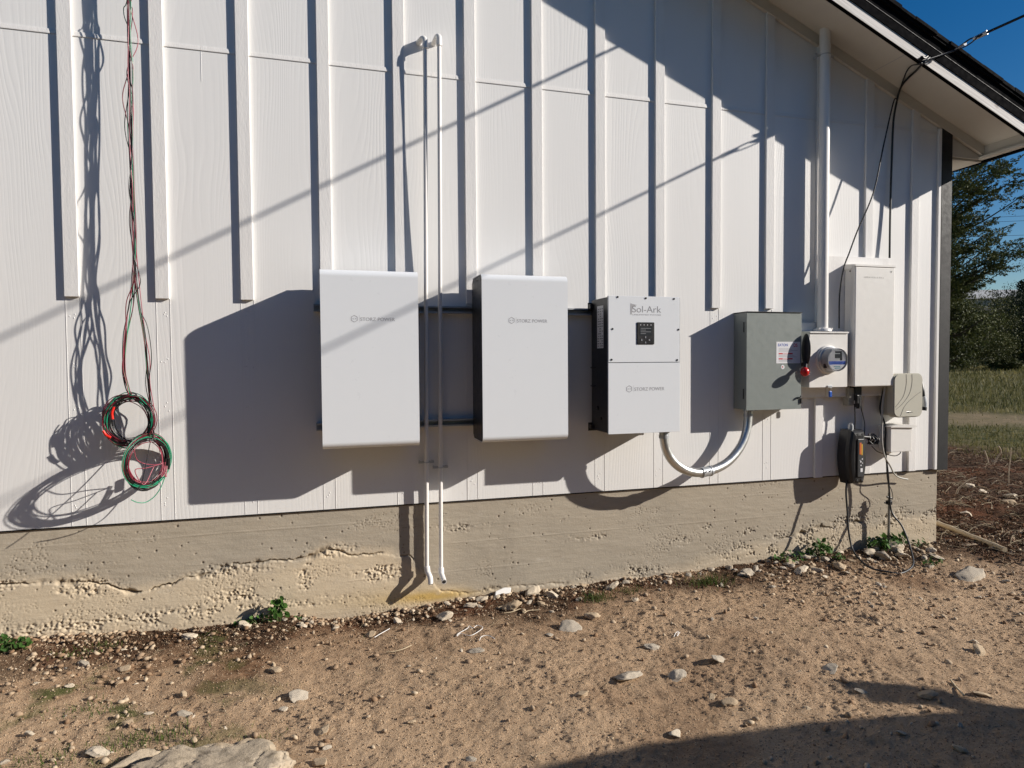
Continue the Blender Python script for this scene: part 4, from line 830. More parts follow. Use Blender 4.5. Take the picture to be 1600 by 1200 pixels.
hk = B(1437, 92, .40); m = MB(); m.tube(cr([B(1436, 95, .395), B(1440, 89, .41), B(1444, 91, .41), B(1449, 88, .405)]), .007, 8); m.cyl(B(1437, 93, .387), (0, -1, 0), .012, .02, 10); put('hook', m, 'black_pl', svc)
def SOF(px, py, off):                                  # hugs the soffit underside: off metres below it
    d = ray(px, py); nz = np.array([PIT_R, 0, 1.]); c = RZ-.003-off; s = (c-CP@nz)/(d@nz); return CP+d*s
# drops from the clamp down the wall
wp = B(1405, 141, .03)
cable('drop_cable', 'thick black cable dropping straight down the wall to the utility cabinet', [tuple(B(1452, 90, .405)), tuple(B(1441, 100, .405)), tuple(SOF(1430, 112, .02)), tuple(SOF(1420, 121, .015)), tuple(SOF(1409, 134, .012)), tuple(B(1404, 147, .036)), tuple(B(1402, 155, .033)), tuple(B(1396, 190, .025)), tuple(B(1393, 260, .022)), tuple(B(1391, 330, .024)), tuple(B(1390, 403, .035))], .0072, 'cable', world=True)
cable('loose_wire', 'thin black wire sagging from the eave behind the left side of utility cabinet', [tuple(B(1444, 97, .405)), tuple(B(1436, 100, .405)), tuple(SOF(1424, 103, .03)), tuple(SOF(1416, 113, .03)), tuple(SOF(1409, 132, .016)), tuple(B(1404, 147, .042)), tuple(B(1402, 155, .04)), tuple(B(1396, 160, .05)), tuple(B(1380, 230, .09)), tuple(B(1365, 300, .11)), tuple(B(1340, 360, .11)), tuple(B(1327, 395, .11)), tuple(B(1318, 420, .11)), tuple(B(1312, 460, .10)), tuple(B(1311, 513, .09))], .0048, 'cable', world=True)
# main drop on the mast: casts the thick shadow line
m1 = np.array([3.229, -.14, 4.40]); dzl = SC-.542*SA
def shp(x, z, k): return np.array([x+SA*k, -k, z+SC*k+EYE])
s0 = B(240, 415); s1 = B(990, 61)
k1 = .14; dl = (s1-s0)/np.linalg.norm(s1-s0)
xa = m1[0]-SA*k1; za_ = s0[2]+(xa-s0[0])*(s1[2]-s0[2])/(s1[0]-s0[0]); m1[2] = za_+SC*k1
dirm = np.array([0., -1., 0.]); sl_ = (s1[2]-s0[2])/(s1[0]-s0[0]); dirm[2] = SC-sl_*SA; 
main = thing('main_drop_cable', 'heavy twisted service drop running from the mast top to the street pole', 'cable', m1)
m = MB(); m.tube([m1, m1+dirm*2, m1+dirm*6, m1+dirm*12, m1+dirm*16.5], .009, 10); put('strand', m, 'cable', main)
pe = m1+dirm*16.5
pol = thing('utility_pole', 'wooden utility pole carrying both overhead cables', 'pole', (pe[0]+.3, pe[1], 0))
m = MB(); m.tube([(pe[0]+.3, pe[1]-.15, -.2), (pe[0]+.3, pe[1]-.15, 7.)], [.16, .11], 16); put('post', m, 'bark', pol)
m = MB(); m.box(pe[0]-.6, pe[0]+1.2, pe[1]-.02, pe[1]+.08, 5.9, 6.02); put('crossarm', m, 'bark', pol)

pe = pB+dirc*16
pol = thing('utility_pole', 'second utility pole out of frame, at the far end of the clamped cable', 'pole', (pe[0], pe[1], 0))
m = MB(); m.tube([(pe[0], pe[1]-.15, -.2), (pe[0], pe[1]-.15, pe[2]+.6)], [.15, .11], 16); put('post', m, 'bark', pol)
#PART2
# ------------------------------------------------------------------ stones and ground litter
random.seed(11); RNG = np.random.default_rng(11)
def ico(sub):
    bm = bmesh.new(); bmesh.ops.create_icosphere(bm, subdivisions=sub, radius=1); bm.verts.index_update()
    V = np.array([v.co[:] for v in bm.verts]); Fs = np.array([[v.index for v in f.verts] for f in bm.faces]); bm.free(); return V, Fs
def rockshape(seed, sub=4, rough=.16):
    r = np.random.default_rng(seed); V, Fs = ico(sub)
    for k in range(16):                                 # knock flat facets off
        n = r.normal(0, 1, 3); n /= np.linalg.norm(n); d = r.uniform(.50, .88); s = V@n; V = V-np.outer(np.maximum(0, s-d)*.97, n)
    f = fbm(V[:, 0]*2.2+7*seed, V[:, 1]*2.2+V[:, 2]*1.7, 4, seed)+fbm(V[:, 2]*3+3, V[:, 0]*3-V[:, 1]*2, 3, seed+3)-1
    V = V*(1+rough*f[:, None]); return V*np.array([1, r.uniform(.65, .9), r.uniform(.5, .75)]), Fs
ROCKS = []
for k in range(16):
    V, Fs = rockshape(k+1, 4, .24); me = fastmesh('stone', V*1.2, Fs, True); me.materials.append(MT[['stone_a', 'stone_b', 'stone_c', 'stone_a'][k % 4]]); ROCKS.append(me)
def stone(x, y, r, label, group=None, k=None, rz=None, flat=1., sink=.25):
    k = random.randrange(16) if k is None else k
    o = bpy.data.objects.new('stone', ROCKS[k]); COL.objects.link(o); z = float(ground_h(np.array([x]), np.array([y]), False)[0])
    o.location = (x, y, z+r*(.55-sink)*flat); o.scale = (r*random.uniform(.9, 1.2), r*random.uniform(.8, 1.1), r*flat); o.rotation_euler = (random.uniform(-.4, .4), random.uniform(-.4, .4), random.uniform(0, 6.28) if rz is None else rz)
    return tag(o, label, 'stone', group)
PLACED = [  # px, py, half width px, mesh, label
 (295, 993, 11, 0, 'pale blocky stone on the dirt, first one left of the big-leaved weed'), (381, 979, 12, 4, 'grey-cream rounded stone half under the big-leaved weed'), (133, 1043, 10, 2, 'pale oval stone in the dirt, lower left below the foundation'),
 (196, 1045, 9, 1, 'tan stone with a dark shadow, to the right of the pale oval stone'), (107, 1078, 8, 8, 'small cream stone near the left edge beneath the oval one'), (292, 1111, 13, 2, 'flat grey stone above the big boulder'), (231, 1113, 7, 0, 'small white stone left of the flat grey one above the boulder'),
 (155, 1176, 15, 12, 'large cream stone at the bottom left beside the boulder'), (46, 1150, 9, 4, 'cream stone near the bottom left corner'), (202, 1128, 7, 1, 'tan stone among small ones above the left end of the boulder'), (621, 964, 9, 0, 'upright cream stone against the foundation, below the drain pipes'), (579, 981, 9, 5, 'dark-faced tan stone left of the cream one below the drain pipes'),
 (694, 962, 12, 8, 'oval cream stone right of the yellow stain'), (734, 947, 11, 12, 'rounded cream stone with hollow shadow at the foundation'), (752, 940, 11, 4, 'oval pale stone touching the white plastic scrap'), (800, 948, 15, 9, 'wide tan stone below the white plastic scrap'), (830, 926, 14, 0, 'knobbly cream stone at the foundation right of the white scrap'), (864, 930, 11, 12, 'cream stone second to the right of the white scrap'),
 (745, 1011, 12, 2, 'flat pale-grey slab stone below the white strap loops'), (858, 991, 7, 10, 'grey cube-like stone with a shadow, right of the strap loops'), (430, 1044, 9, 9, 'round tan stone alone on the dirt below the big-leaved weed'), (466, 1081, 20, 6, 'pale grey stone sunk flush in the dirt, left of middle'), (442, 1103, 8, 0, 'small pointed cream stone with black shadow above the boulder'),
 (505, 1140, 10, 5, 'dark wedge-shaped stone with a long shadow near the bottom'), (500, 1189, 11, 13, 'brownish stone at the bottom edge right of the boulder'), (643, 1123, 6, 9, 'small tan stone on bare dirt, near the bottom centre'), (736, 1182, 9, 10, 'grey stone near the bottom edge, right of centre'), (907, 1084, 11, 5, 'dark lump of stone with a shadow to its left, middle of the bare dirt'),
 (925, 961, 12, 9, 'tan stone with a dark cleft below the grass tuft'), (888, 977, 18, 6, 'flat grey stone sunk in the dirt right of the white scraps'), (955, 921, 12, 0, 'large cream stone by the grass tuft at the foundation'), (983, 1049, 22, 2, 'pale crumbly stone sunk in the middle of the bare dirt'), (1056, 1052, 14, 6, 'pale grey stone right of the crumbly one in bare dirt'), (1022, 1005, 13, 14, 'light flat stone showing through dirt, centre right'),
 (1125, 1027, 14, 2, 'light flat stone with a tilted top, right of centre'), (1056, 1140, 10, 8, 'pale stone just above the edge of the big ground shadow'), (1112, 1083, 8, 1, 'small tan stone, third above the big ground shadow'), (1140, 1094, 10, 9, 'tan stone with a shadow, nearest above the big ground shadow'), (1252, 898, 12, 12, 'egg-shaped cream stone in the heap by the corner'), (1395, 865, 17, 0, 'big blocky cream stone at the base of the ground rod'),
 (1517, 896, 26, 2, 'long pale flat stone lying right of the foundation corner'), (1513, 858, 12, 13, 'reddish flat stone below the wooden pole'), (1530, 1015, 12, 1, 'large tan stone in the right-hand pebble patch'), (1522, 1003, 8, 0, 'cream stone touching the large tan one at the right'), (1297, 1046, 14, 6, 'grey flat stone just above the pointed shadow'), (1345, 1078, 9, 10, 'stone standing inside the pointed finger of shadow'),
 (1450, 1089, 13, 9, 'tan stone on the edge of the finger of shadow'), (1535, 1084, 12, 5, 'brown flat stone at the right above the shadow'), (1500, 1133, 8, 14, 'shaded stone right of centre in the large shadow'), (1500, 1170, 9, 9, 'shaded stone at the bottom in the large shadow'), (1408, 1144, 8, 10, 'shaded grey stone in the shadow beside the light streak'),
 (1512, 766, 9, 0, 'yellowish stone in dark mulch behind the pole'), (1537, 775, 8, 3, 'round cream stone in the dark mulch'), (1580, 779, 9, 8, 'oval stone at the right edge of the mulch'), (1576, 791, 12, 9, 'tan stone below the oval one in the mulch'), (1510, 806, 9, 12, 'yellow-grey stone lying in mulch above the pole')]
for (px, py, hw, k, lab) in PLACED:
    P = G(px, py+hw*.25); dz = P-CP; r = hw*float(dz@FW)/F
    stone(P[0], P[1], r*1.02, lab, None, k, random.uniform(-.6, .6), .75 if 'flat' not in lab and 'slab' not in lab and 'sunk' not in lab else .38)
taken = [G(a[0], a[1])[:2] for a in PLACED]
zones = [('small cream stones in the rubble strip along the foundation foot', 'small stone in the rubble strip along the foundation foot', 70, lambda: (random.uniform(-.4, 2.6), -abs(random.gauss(.02, .12))-.02), (.010, .034)),
 ('stones heaped by the foundation corner', 'stone in the rubble heap by the right foundation corner', 72, lambda: (random.uniform(2.5, 4.2), -abs(random.gauss(.12, .17))-.01), (.018, .056)),
 ('pebbles of the patch right of centre', 'pebble in the pebble patch at the right of the dirt', 28, lambda: (random.uniform(2.9, 4.6), random.uniform(-1.25, -.55)), (.010, .028)),
 ('scattered stones at the lower left', 'small scattered stone on the dirt at the lower left', 30, lambda: (random.uniform(-1.5, -.2), random.uniform(-1.1, -.12)), (.006, .018)),
 ('scattered stones in the open dirt', 'small scattered stone in the open dirt away from the wall', 32, lambda: (random.uniform(-.1, 3.2), random.uniform(-2.0, -.4)), (.005, .016)),
 ('stones in the mulch bed', 'small pale stone in the dark mulch beyond the corner', 18, lambda: (random.uniform(4.6, 8.5), random.uniform(-.6, 3.2)), (.015, .035))]
for grp, lab, n, fn, (ra, rb) in zones:
    for k in range(n):
        x, y = fn(); r = ra+(rb-ra)*random.random()**2.2
        if any((x-p[0])**2+(y-p[1])**2 < (r+.03)**2 for p in taken): continue
        stone(x, y, r, lab, grp, None, None, random.uniform(.6, 1.))
def scatter(name, n, fn, shape, szfn, mat, kind_label=None, zoff=.3, tint=None):
    V0, F0 = shape; nv = len(V0); x, y = fn(n); n = len(x); s = szfn(n)
    th = RNG.uniform(0, 2*np.pi, n); q = RNG.normal(0, 1, (n, 3, 3)); Q = np.linalg.qr(q)[0]
    J = V0[None]*(1+RNG.uniform(-.42, .34, (n, nv, 1))); J = np.einsum('nij,nvj->nvi', Q, J*np.array([1, .8, .62])); J = J*s[:, None, None]; J[:, :, 2] *= .75
    z = ground_h(x, y, True); J[:, :, 0] += x[:, None]; J[:, :, 1] += y[:, None]; J[:, :, 2] += (z+s*zoff)[:, None]
    Fs = (F0[None]+np.arange(n)[:, None, None]*nv).reshape(-1, 3); me = fastmesh(name, J.reshape(-1, 3), Fs)
    tv = RNG.uniform(0, 1, n) if tint is None else tint(x, y, n); setattr_f(me, 'tint', np.repeat(tv, nv)); o = put(name, me, mat); return tag(o, kind='stuff')
ICO1, ICO2 = ico(1), ico(2)
def dens(n):                                            # denser towards the wall, in the pebble patch and in the mulch
    m = n*5; x = RNG.uniform(-1.9, 5.2, m); y = -RNG.uniform(0, 1, m)**1.35*2.4
    d = np.exp(-(-y/.17))*1.25+.09+.6*np.exp(-(((x-3.7)/.9)**2+((y+.85)/.35)**2))+.5*np.exp(-(((x-3.4)/.8)**2+((y+.25)/.25)**2))+.25*sm(-.4, -1., x)
    d = d*(.35+1.3*sm(.35, .7, fbm(x*2.5, y*2.5, 4, 71))); k = RNG.uniform(0, 1, m) < d*.5; return x[k][:n], y[k][:n]
pal = lambda x, y, n: np.clip(RNG.beta(1.1, 1.5, n), 0, 1)
scatter('gravel', 13000, dens, ICO1, lambda n: .0028+.017*RNG.uniform(0, 1, n)**5, 'gravel', tint=pal)
def wide(n): x = RNG.uniform(-1.7, 4.6, n); y = -RNG.uniform(.02, 2.4, n); return x, y
scatter('grit', 60000, wide, ICO1 if False else (np.array([(1, 0, 0), (-1, 0, 0), (0, 1, 0), (0, -1, 0), (0, 0, 1), (0, 0, -1.)]), np.array([(0, 2, 4), (2, 1, 4), (1, 3, 4), (3, 0, 4), (2, 0, 5), (1, 2, 5), (3, 1, 5), (0, 3, 5)])), lambda n: .0018+.0035*RNG.uniform(0, 1, n)**2, 'gravel', tint=lambda x, y, n: RNG.beta(1.3, 1.5, n))
def edgeband(n): x = RNG.uniform(-1.8, 4.34, n); y = -np.abs(RNG.normal(0, .17, n)); k = fbm(x*2, x*0, 3, 81) > .36; return x[k], y[k]
TRI = (np.array([(1, 0, 0), (-1, .15, 0), (-.6, -.3, .12), (.5, .35, .1)]), np.array([(0, 3, 1), (0, 1, 2), (0, 2, 3), (1, 3, 2)]))
scatter('leaf_mould', 9000, edgeband, TRI, lambda n: RNG.uniform(.004, .013, n), 'mulch')
def bed(n): x = 4.35+RNG.uniform(0, 1, n)**1.4*5.; y = RNG.uniform(-1.3, 4.4, n); k = mulch_f(x, y) > RNG.uniform(.1, .9, n); return x[k], y[k]
scatter('wood_mulch', 26000, bed, TRI, lambda n: RNG.uniform(.008, .034, n), 'mulch', zoff=.5, tint=lambda x, y, n: RNG.beta(1.2, 2.6, n))
scatter('bed_gravel', 2600, bed, ICO1, lambda n: .005+.014*RNG.uniform(0, 1, n)**3, 'gravel', tint=pal)
def blades(name, x, y, h, wd, mat, lean=.5, tint=None, kind='stuff', org=None):
    n = len(x); z = ground_h(x, y, True)-.003; a = RNG.uniform(0, 2*np.pi, n); l = RNG.uniform(.1, 1, n)*lean*h; b = RNG.uniform(0, 2*np.pi, n)
    base = np.stack([x, y, z], -1); side = np.stack([np.cos(a), np.sin(a), 0*a], -1)*wd[:, None]; ln = np.stack([np.cos(b), np.sin(b), 0*b], -1)
    mid = base+ln*(l*.35)[:, None]+np.array([0, 0, 1])*(h*.6)[:, None]; top = base+ln*l[:, None]+np.array([0, 0, 1])*h[:, None]
    V = np.stack([base-side, base+side, mid+side*.7, mid-side*.7, top], 1).reshape(-1, 3); i = np.arange(n)[:, None]*5
    F1 = np.concatenate([i+np.array([0, 1, 2]), i+np.array([0, 2, 3]), i+np.array([3, 2, 4])]); me = fastmesh(name, V-(0 if org is None else np.array(org)), F1)
    setattr_f(me, 'tint', np.repeat(RNG.uniform(0, 1, n) if tint is None else tint, 5)); return me
# dry straw and tiny roots lying about
def litter(name, n, fn, ln, rad, mat):
    x, y = fn(n); n = len(x); V = []; Fs = []; T = []; z = ground_h(x, y, True)
    for i in range(n):
        a = random.uniform(0, 6.28); L_ = random.uniform(*ln); c = random.uniform(-1.2, 1.2); P = []
        px_, py_ = x[i], y[i]
        for k in range(5): P.append((px_, py_, z[i]+rad*1.5+math.sin(k*.8)*L_*.12)); px_ += math.cos(a)*L_/4; py_ += math.sin(a)*L_/4; a += c/4
        for k, p in enumerate(P): V += [(p[0], p[1], p[2]+rad), (p[0]+rad*math.sin(a), p[1]-rad*math.cos(a), p[2]-rad*.5), (p[0]-rad*math.sin(a), p[1]+rad*math.cos(a), p[2]-rad*.5)]
        b = i*15
        for k in range(4):
            for q in range(3): Fs.append((b+k*3+q, b+k*3+(q+1) % 3, b+k*3+3+(q+1) % 3, b+k*3+3+q))
        T += [random.random()]*15
    me = fastmesh(name, V, Fs); setattr_f(me, 'tint', T); o = put(name, me, mat); return tag(o, kind='stuff')
litter('straw', 700, lambda n: (RNG.uniform(-1.7, 4.6, n), -RNG.uniform(0, 1, n)**1.6*1.8), (.02, .08), .0008, 'straw')
litter('bed_straw', 1500, bed, (.06, .30), .0022, 'straw')
# pale twigs and branches in the mulch bed
TW = [([(1493, 777), (1497, 765), (1505, 757), (1515, 750), (1526, 746)], 'bleached crooked twig in the mulch nearest to the foundation corner'), ([(1551, 730), (1556, 718), (1563, 708), (1563, 702), (1560, 697)], 'tall bleached root standing up from mulch behind the other twigs'),
      ([(1484, 737), (1490, 739), (1496, 741), (1501, 745)], 'thin pale twig beside the black corner board base'), ([(1546, 761), (1551, 756), (1557, 751)], 'short pale stick in the middle of mulch'), ([(1545, 728), (1542, 715), (1538, 704)], 'thin grey twig left of the tall bleached root'), ([(1576, 760), (1576, 740), (1579, 712), (1580, 700)], 'thin upright twig near the right edge of mulch')]
for pts, lab in TW:
    b0 = G(*pts[0]); d = float((b0-CP)@FW); P = [AT(x, y, d*(1-.004*k)) for k, (x, y) in enumerate(pts)]
    m = MB(); m.tube(cr(P, 5), .009 if 'tall' in lab or 'crooked' in lab else .006, 7); o = put('twig', m, 'twig', None, P[0]); tag(o, lab, 'twig')
m = MB(); a, b = G(1462, 831), G(1570, 870); a[2] = .075; b[2] = .05
cc = cr([a, a*.7+b*.3+np.array([0, .01, .004]), a*.35+b*.65+np.array([0, -.006, .0]), b], 8); m.tube(cc, [.019+.0015*math.sin(i*1.3) for i in range(len(cc))], 14); o = put('wooden_pole', m, 'pole', None, a); tag(o, 'pale wooden pole lying on the ground right of the foundation corner', 'pole')
# boulder
V, Fs = ico(6); s = V.copy(); f = fbm(s[:, 0]*1.6+4, s[:, 1]*1.6+s[:, 2], 5, 91)-.5; g = fbm(s[:, 0]*5, s[:, 1]*5+s[:, 2]*3, 5, 92)-.5; rd = np.abs(fbm(s[:, 0]*2.6+9, s[:, 1]*2.6, 4, 93)-.5)
g2 = fbm(s[:, 0]*14, s[:, 1]*14+s[:, 2]*8, 4, 94)-.5; s = s*(1+.42*f+.16*g+.07*g2)[:, None]; s[:, 2] = np.minimum(s[:, 2], .62+.25*f+.12*g)-sm(.03, 0, rd)*.10
bc = G(325, 1200); s = s*np.array([.285, .22, .11])
me = fastmesh('boulder', s, Fs, True); o = put('boulder', me, 'boulder', None, (0, 0, 0)); o.location = (bc[0]+.005, bc[1]-.125, .005); o.rotation_euler = (0, 0, -.12); tag(o, 'big weathered limestone boulder at the bottom edge, left side', 'boulder')
V, Fs = rockshape(40, 4, .2); me = fastmesh('flat_rock', V*np.array([.12, .05, .045]), Fs, True); bb = G(215, 1186); o = put('flat_rock', me, 'boulder'); o.location = (bb[0]-.0, bb[1]-.03, .01); o.rotation_euler = (0, .1, .55); tag(o, 'slanted slab of rock leaning on the left end of the boulder', 'rock')
# scraps on the ground
P = G(786, 932); m = MB(); hw = .055
m.prism([(-hw, -.008), (hw*.8, -.008), (hw, .022), (hw*.2, .030), (-hw*.8, .018)], 'y', -.008, .008, .003)
o = put('plastic_scrap', m, 'white_pl', None, (0, 0, 0)); o.location = (P[0], P[1], .02); o.rotation_euler = (-.5, -.05, .1); tag(o, 'flat white plastic scrap leaning among stones at the foundation', 'scrap')
def strap(pts, lab, r=.0019, mat='white_pl'):
    q = [G(x, y, float(ground_h(*[np.array([c]) for c in G(x, y)[:2]], False)[0])+.009) for k, (x, y) in enumerate(pts)]; m = MB(); m.tube(cr(q, 6), r, 6); o = put('strap', m, mat, None, q[0]); tag(o, lab, 'strap')
strap([(738, 982), (733, 978), (730, 982), (716, 990), (714, 994), (720, 990), (735, 993), (750, 985), (754, 980), (746, 977), (740, 981)], 'white plastic strap curled in a heart-like loop on the dirt')
strap([(749, 1001), (752, 995), (760, 993), (768, 995), (773, 998)], 'short white strap bent in an arc below the curled loop')
strap([(585, 996), (593, 991), (602, 986), (609, 982)], 'straight white strip lying below the drain pipes', .0022)
strap([(604, 1019), (615, 1018), (630, 1014), (643, 1008)], 'pale cream strip further out than the white one', .0025, 'pole')
strap([(788, 958), (800, 956), (815, 951), (818, 958), (826, 954), (842, 953)], 'pale root-like strip below the wide tan stone', .0025, 'pole')
strap([(1485, 1062), (1491, 1070), (1500, 1080), (1506, 1087)], 'thin weathered stick at the right above the finger of shadow', .004, 'pole')
strap([(1053, 995), (1056, 989), (1060, 987), (1058, 994), (1062, 988)], 'tiny pale squiggle of strap in the open dirt', .0018)
# ------------------------------------------------------------------ weeds
def weed(px, py, label, n, size, h, spread, t=None, name='weed', up=1.):
    P = G(px, py) if t is None else B(px, py, t); base = np.array([P[0], P[1], float(ground_h(np.array([P[0]]), np.array([P[1]]), False)[0])]); T = thing(name, label, 'weed', base)
    V = []; Fs = []; tt = []; st = MB()
    for k in range(n):
        a = random.uniform(0, 6.28); rr = spread*math.sqrt(random.random()); hh_ = h*(1-.55*(rr/spread)**2)*random.uniform(.25, 1)*up
        c = base+np.array([rr*math.cos(a), rr*math.sin(a)*.6, hh_]); s = size*random.uniform(.55, 1.15)
        nrm = Vector((random.gauss(.3, .6), random.gauss(-.5, .5), random.uniform(.3, 1.1))).normalized(); u = nrm.orthogonal().normalized(); u.rotate(Matrix.Rotation(random.uniform(0, 6.28), 3, nrm)); v = nrm.cross(u)
        pr = [(-1, 0, 0), (-.6, .55, .1), (0, .78, .16), (.6, .55, .08), (1.05, 0, -.12), (.6, -.55, .08), (0, -.78, .16), (-.6, -.55, .1)]
        b = len(V); 
        for (p, q, e) in pr: V.append(c-base+np.array(u)*p*s+np.array(v)*q*s*.9+np.array(nrm)*e*s*.9)
        V.append(c-base-np.array(nrm)*.05*s)
        for i in range(8): Fs.append((b+i, b+(i+1) % 8, b+8))
        tt += [random.random()]*9
        if k % 3 == 0: st.tube([base+np.array([rr*.2*math.cos(a), rr*.1*math.sin(a), -.005]), base+(c-base)*.6+np.array([0, 0, .01]), c], .0016, 5)
    me = fastmesh('leaves', V, Fs, False); setattr_f(me, 'tint', tt); put('leaves', me, 'leaf', T); put('stems', st, 'leaf_stem', T)
    return T
MT['leaf_stem'] = plain('green_stem', (.09, .13, .04), .5)
weed(436, 966, 'leafy green weed standing against the foundation, lit from the right', 36, .020, .15, .055, .05)
weed(404, 976, 'low green weed creeping left of the tall leafy one', 24, .013, .05, .08, .05)
weed(372, 970, 'tiny weed peeking above the grey-cream stone', 8, .013, .035, .025, .05)
weed(465, 967, 'tiny green sprig just right of the tall leafy weed', 7, .010, .025, .025, .05)
weed(20, 1030, 'bushy dark green weed at the left edge below the foundation', 70, .012, .07, .075)
weed(4, 982, 'small sprig at the left edge against the foundation', 14, .012, .05, .03, .04)
weed(1282, 886, 'dark green weed beneath the meter at the foundation', 44, .022, .13, .10, .06)
weed(1235, 893, 'low spreading weed left of the dark one beneath the meter', 34, .016, .07, .12, .08)
weed(1310, 898, 'small weed between stones under the control box', 14, .015, .05, .05, .15)
weed(1380, 862, 'thick dark weed at the foot of the ground rod', 70, .022, .13, .14, .05)
weed(1407, 852, 'upright weed right of the ground rod', 26, .018, .14, .05, .03)
weed(1438, 862, 'yellow-green weed near the foundation corner', 18, .014, .06, .07, .05)
weed(1460, 888, 'sparse yellow-green weed outside the foundation corner', 20, .014, .06, .09)
def tuft(px, py, label, n, h, sp, mat='moss'):
    P = G(px, py); org = (P[0], P[1], 0.); x = P[0]+RNG.normal(0, sp, n); y = P[1]+RNG.normal(0, sp*.5, n)
    me = blades('grass_tuft', x, y, RNG.uniform(.4, 1, n)*h, RNG.uniform(.0008, .0018, n), mat, .9, org=org); o = put('grass_tuft', me, mat); o.location = org; tag(o, label, 'grass tuft')
tuft(932, 938, 'dark grass tuft at the foundation, left of the wider tuft', 170, .06, .045); tuft(1108, 916, 'wide dark grass tuft at the foundation, centre right', 260, .06, .075); tuft(985, 928, 'low grass tuft between the two bigger tufts', 80, .04, .05)
tuft(258, 1152, 'green grass tuft behind the boulder', 260, .035, .10); tuft(210, 1158, 'green grass tuft left of the one behind the boulder', 150, .03, .06); tuft(405, 1153, 'small grass tuft behind the right end of the boulder', 90, .025, .05)
tuft(118, 1030, 'short dark grass tuft near the weed at the left', 120, .03, .06); tuft(130, 1112, 'thin grass tuft amid small stones at lower left', 120, .03, .07); tuft(60, 1190, 'grass tuft at the bottom left corner', 160, .035, .09)
tuft(160, 1018, 'tiny grass tuft close to the foundation at left', 70, .03, .04); tuft(320, 970, 'grass blades beside the pale blocky stone', 90, .045, .05); tuft(1250, 985, 'very short grass tuft in the dirt right of centre', 40, .015, .05)
n = 2600; x = RNG.uniform(-1.7, .2, n); y = -RNG.uniform(.1, 1.6, n); k = fbm(x*5, y*5, 4, 21) > .60; x, y = x[k], y[k]
me = blades('sparse_grass', x, y, RNG.uniform(.008, .022, len(x)), RNG.uniform(.0006, .0013, len(x)), 'moss', 1.2); tag(put('sparse_grass', me, 'moss'), kind='stuff')
# far field grass
n = 60000; th = RNG.uniform(math.radians(10), math.radians(56), n); d = 6.6+RNG.uniform(0, 1, n)**1.7*40; x = d*np.cos(th)+1.; y = d*np.sin(th)-.8
dd = np.hypot(x-2, y); fn_ = fbm(x*.5, y*.5, 4, 23)-.5; trk = sm(12.6, 13.4, dd+fn_*1.6)*sm(16.6, 15.6, dd+fn_*1.6); k = (dd+fn_*4 > 7.6) & (RNG.uniform(0, 1, n) > trk*.97) & (y > .3); x, y, dd = x[k], y[k], dd[k]
hg = (.05+.16*RNG.uniform(0, 1, len(x))**2)*(.5+.8*sm(12, 22, dd)); me = blades('field_grass', x, y, hg, .002+.00045*dd, 'grass', .8, tint=np.clip(fbm(x*.6, y*.6, 4, 88)*.9+RNG.normal(0, .2, len(x)), 0, 1)); tag(put('field_grass', me, 'grass'), kind='stuff')

# ------------------------------------------------------------------ trees
def leaves(centers, radii, per, size, rg, flat=.75):
    C = np.repeat(centers, per, 0); Rr = np.repeat(radii, per, 0); n = len(C); q = rg.normal(0, 1, (n, 3)); q /= np.linalg.norm(q, axis=1)[:, None]; q *= rg.uniform(.25, 1, n)[:, None]**.5
    P = C+q*Rr*np.array([1, 1, flat]); u = rg.normal(0, 1, (n, 3)); u /= np.linalg.norm(u, axis=1)[:, None]; v = np.cross(u, rg.normal(0, 1, (n, 3))); v /= np.linalg.norm(v, axis=1)[:, None]
    s = size*rg.uniform(.6, 1.3, n)[:, None]; V = np.stack([P-u*s, P-v*s*.42, P+u*s, P+v*s*.42], 1).reshape(-1, 3); Fq = (np.arange(n)*4)[:, None]+np.arange(4)
    return V, Fq, np.repeat(np.clip(rg.normal(.45, .22, n)+np.repeat(rg.normal(0, .18, len(centers)), per), 0, 1), 4)
def tree(name, label, cat, base, h, r, mat, seed, group=None, limbs=26, per=60, size=.09, low=.3, wispy=0., cl=.5):
    rg = np.random.default_rng(seed); T = thing(name, label, cat, base, group); b = np.array(base); m = MB()
    top = b+np.array([rg.normal(0, .3), rg.normal(0, .3), h*.8]); tr = cr([b-np.array([0, 0, .3]), b+np.array([rg.normal(0, .15), 0, h*.3]), b*.4+top*.6, top], 6); m.tube(tr, list(np.linspace(.035*h, .006*h, len(tr))), 10)
    cs = []; rs = []
    for k in range(limbs):
        u = rg.uniform(low, 1); i = int(u*(len(tr)-1)); p0 = np.array(tr[i]); a = rg.uniform(0, 6.28); prof = math.sin(math.pi*min(1, (u-low)/(1-low)*.75+.22))
        Ln = r*prof*rg.uniform(.55, 1.08); d = np.array([math.cos(a), math.sin(a), rg.uniform(.05, .6)]); e = p0+d*Ln; mid = (p0+e)/2+np.array([0, 0, -.06*Ln]); lp = cr([p0, mid, e], 4)
        m.tube(lp, list(np.linspace(.012*h, .003*h, len(lp))), 6)
        for f in (np.linspace(.3, 1.05, 7) if wispy else np.linspace(.35, 1, 5)):
            q = p0+(e-p0)*f+rg.normal(0, .10*r, 3); cs.append(q); rs.append(cl*rg.uniform(.5, 1.1)*np.array([1, 1, .8]))
            if wispy: cs.append(q+d*rg.uniform(.2, .7)*cl*1.6+np.array([0, 0, rg.uniform(-.1, .5)*cl])); rs.append(cl*rg.uniform(.3, .5)*np.array([1.3, 1.3, .55]))
    put('trunk', m, 'bark', T); V, Fq, tt = leaves(np.array(cs), np.array(rs), per, size, rg); me = fastmesh('crown', V-b, Fq); setattr_f(me, 'tint', tt); put('crown', me, mat, T); return T
def gz(x, y): return float(ground_h(np.array([x]), np.array([y]), False)[0])
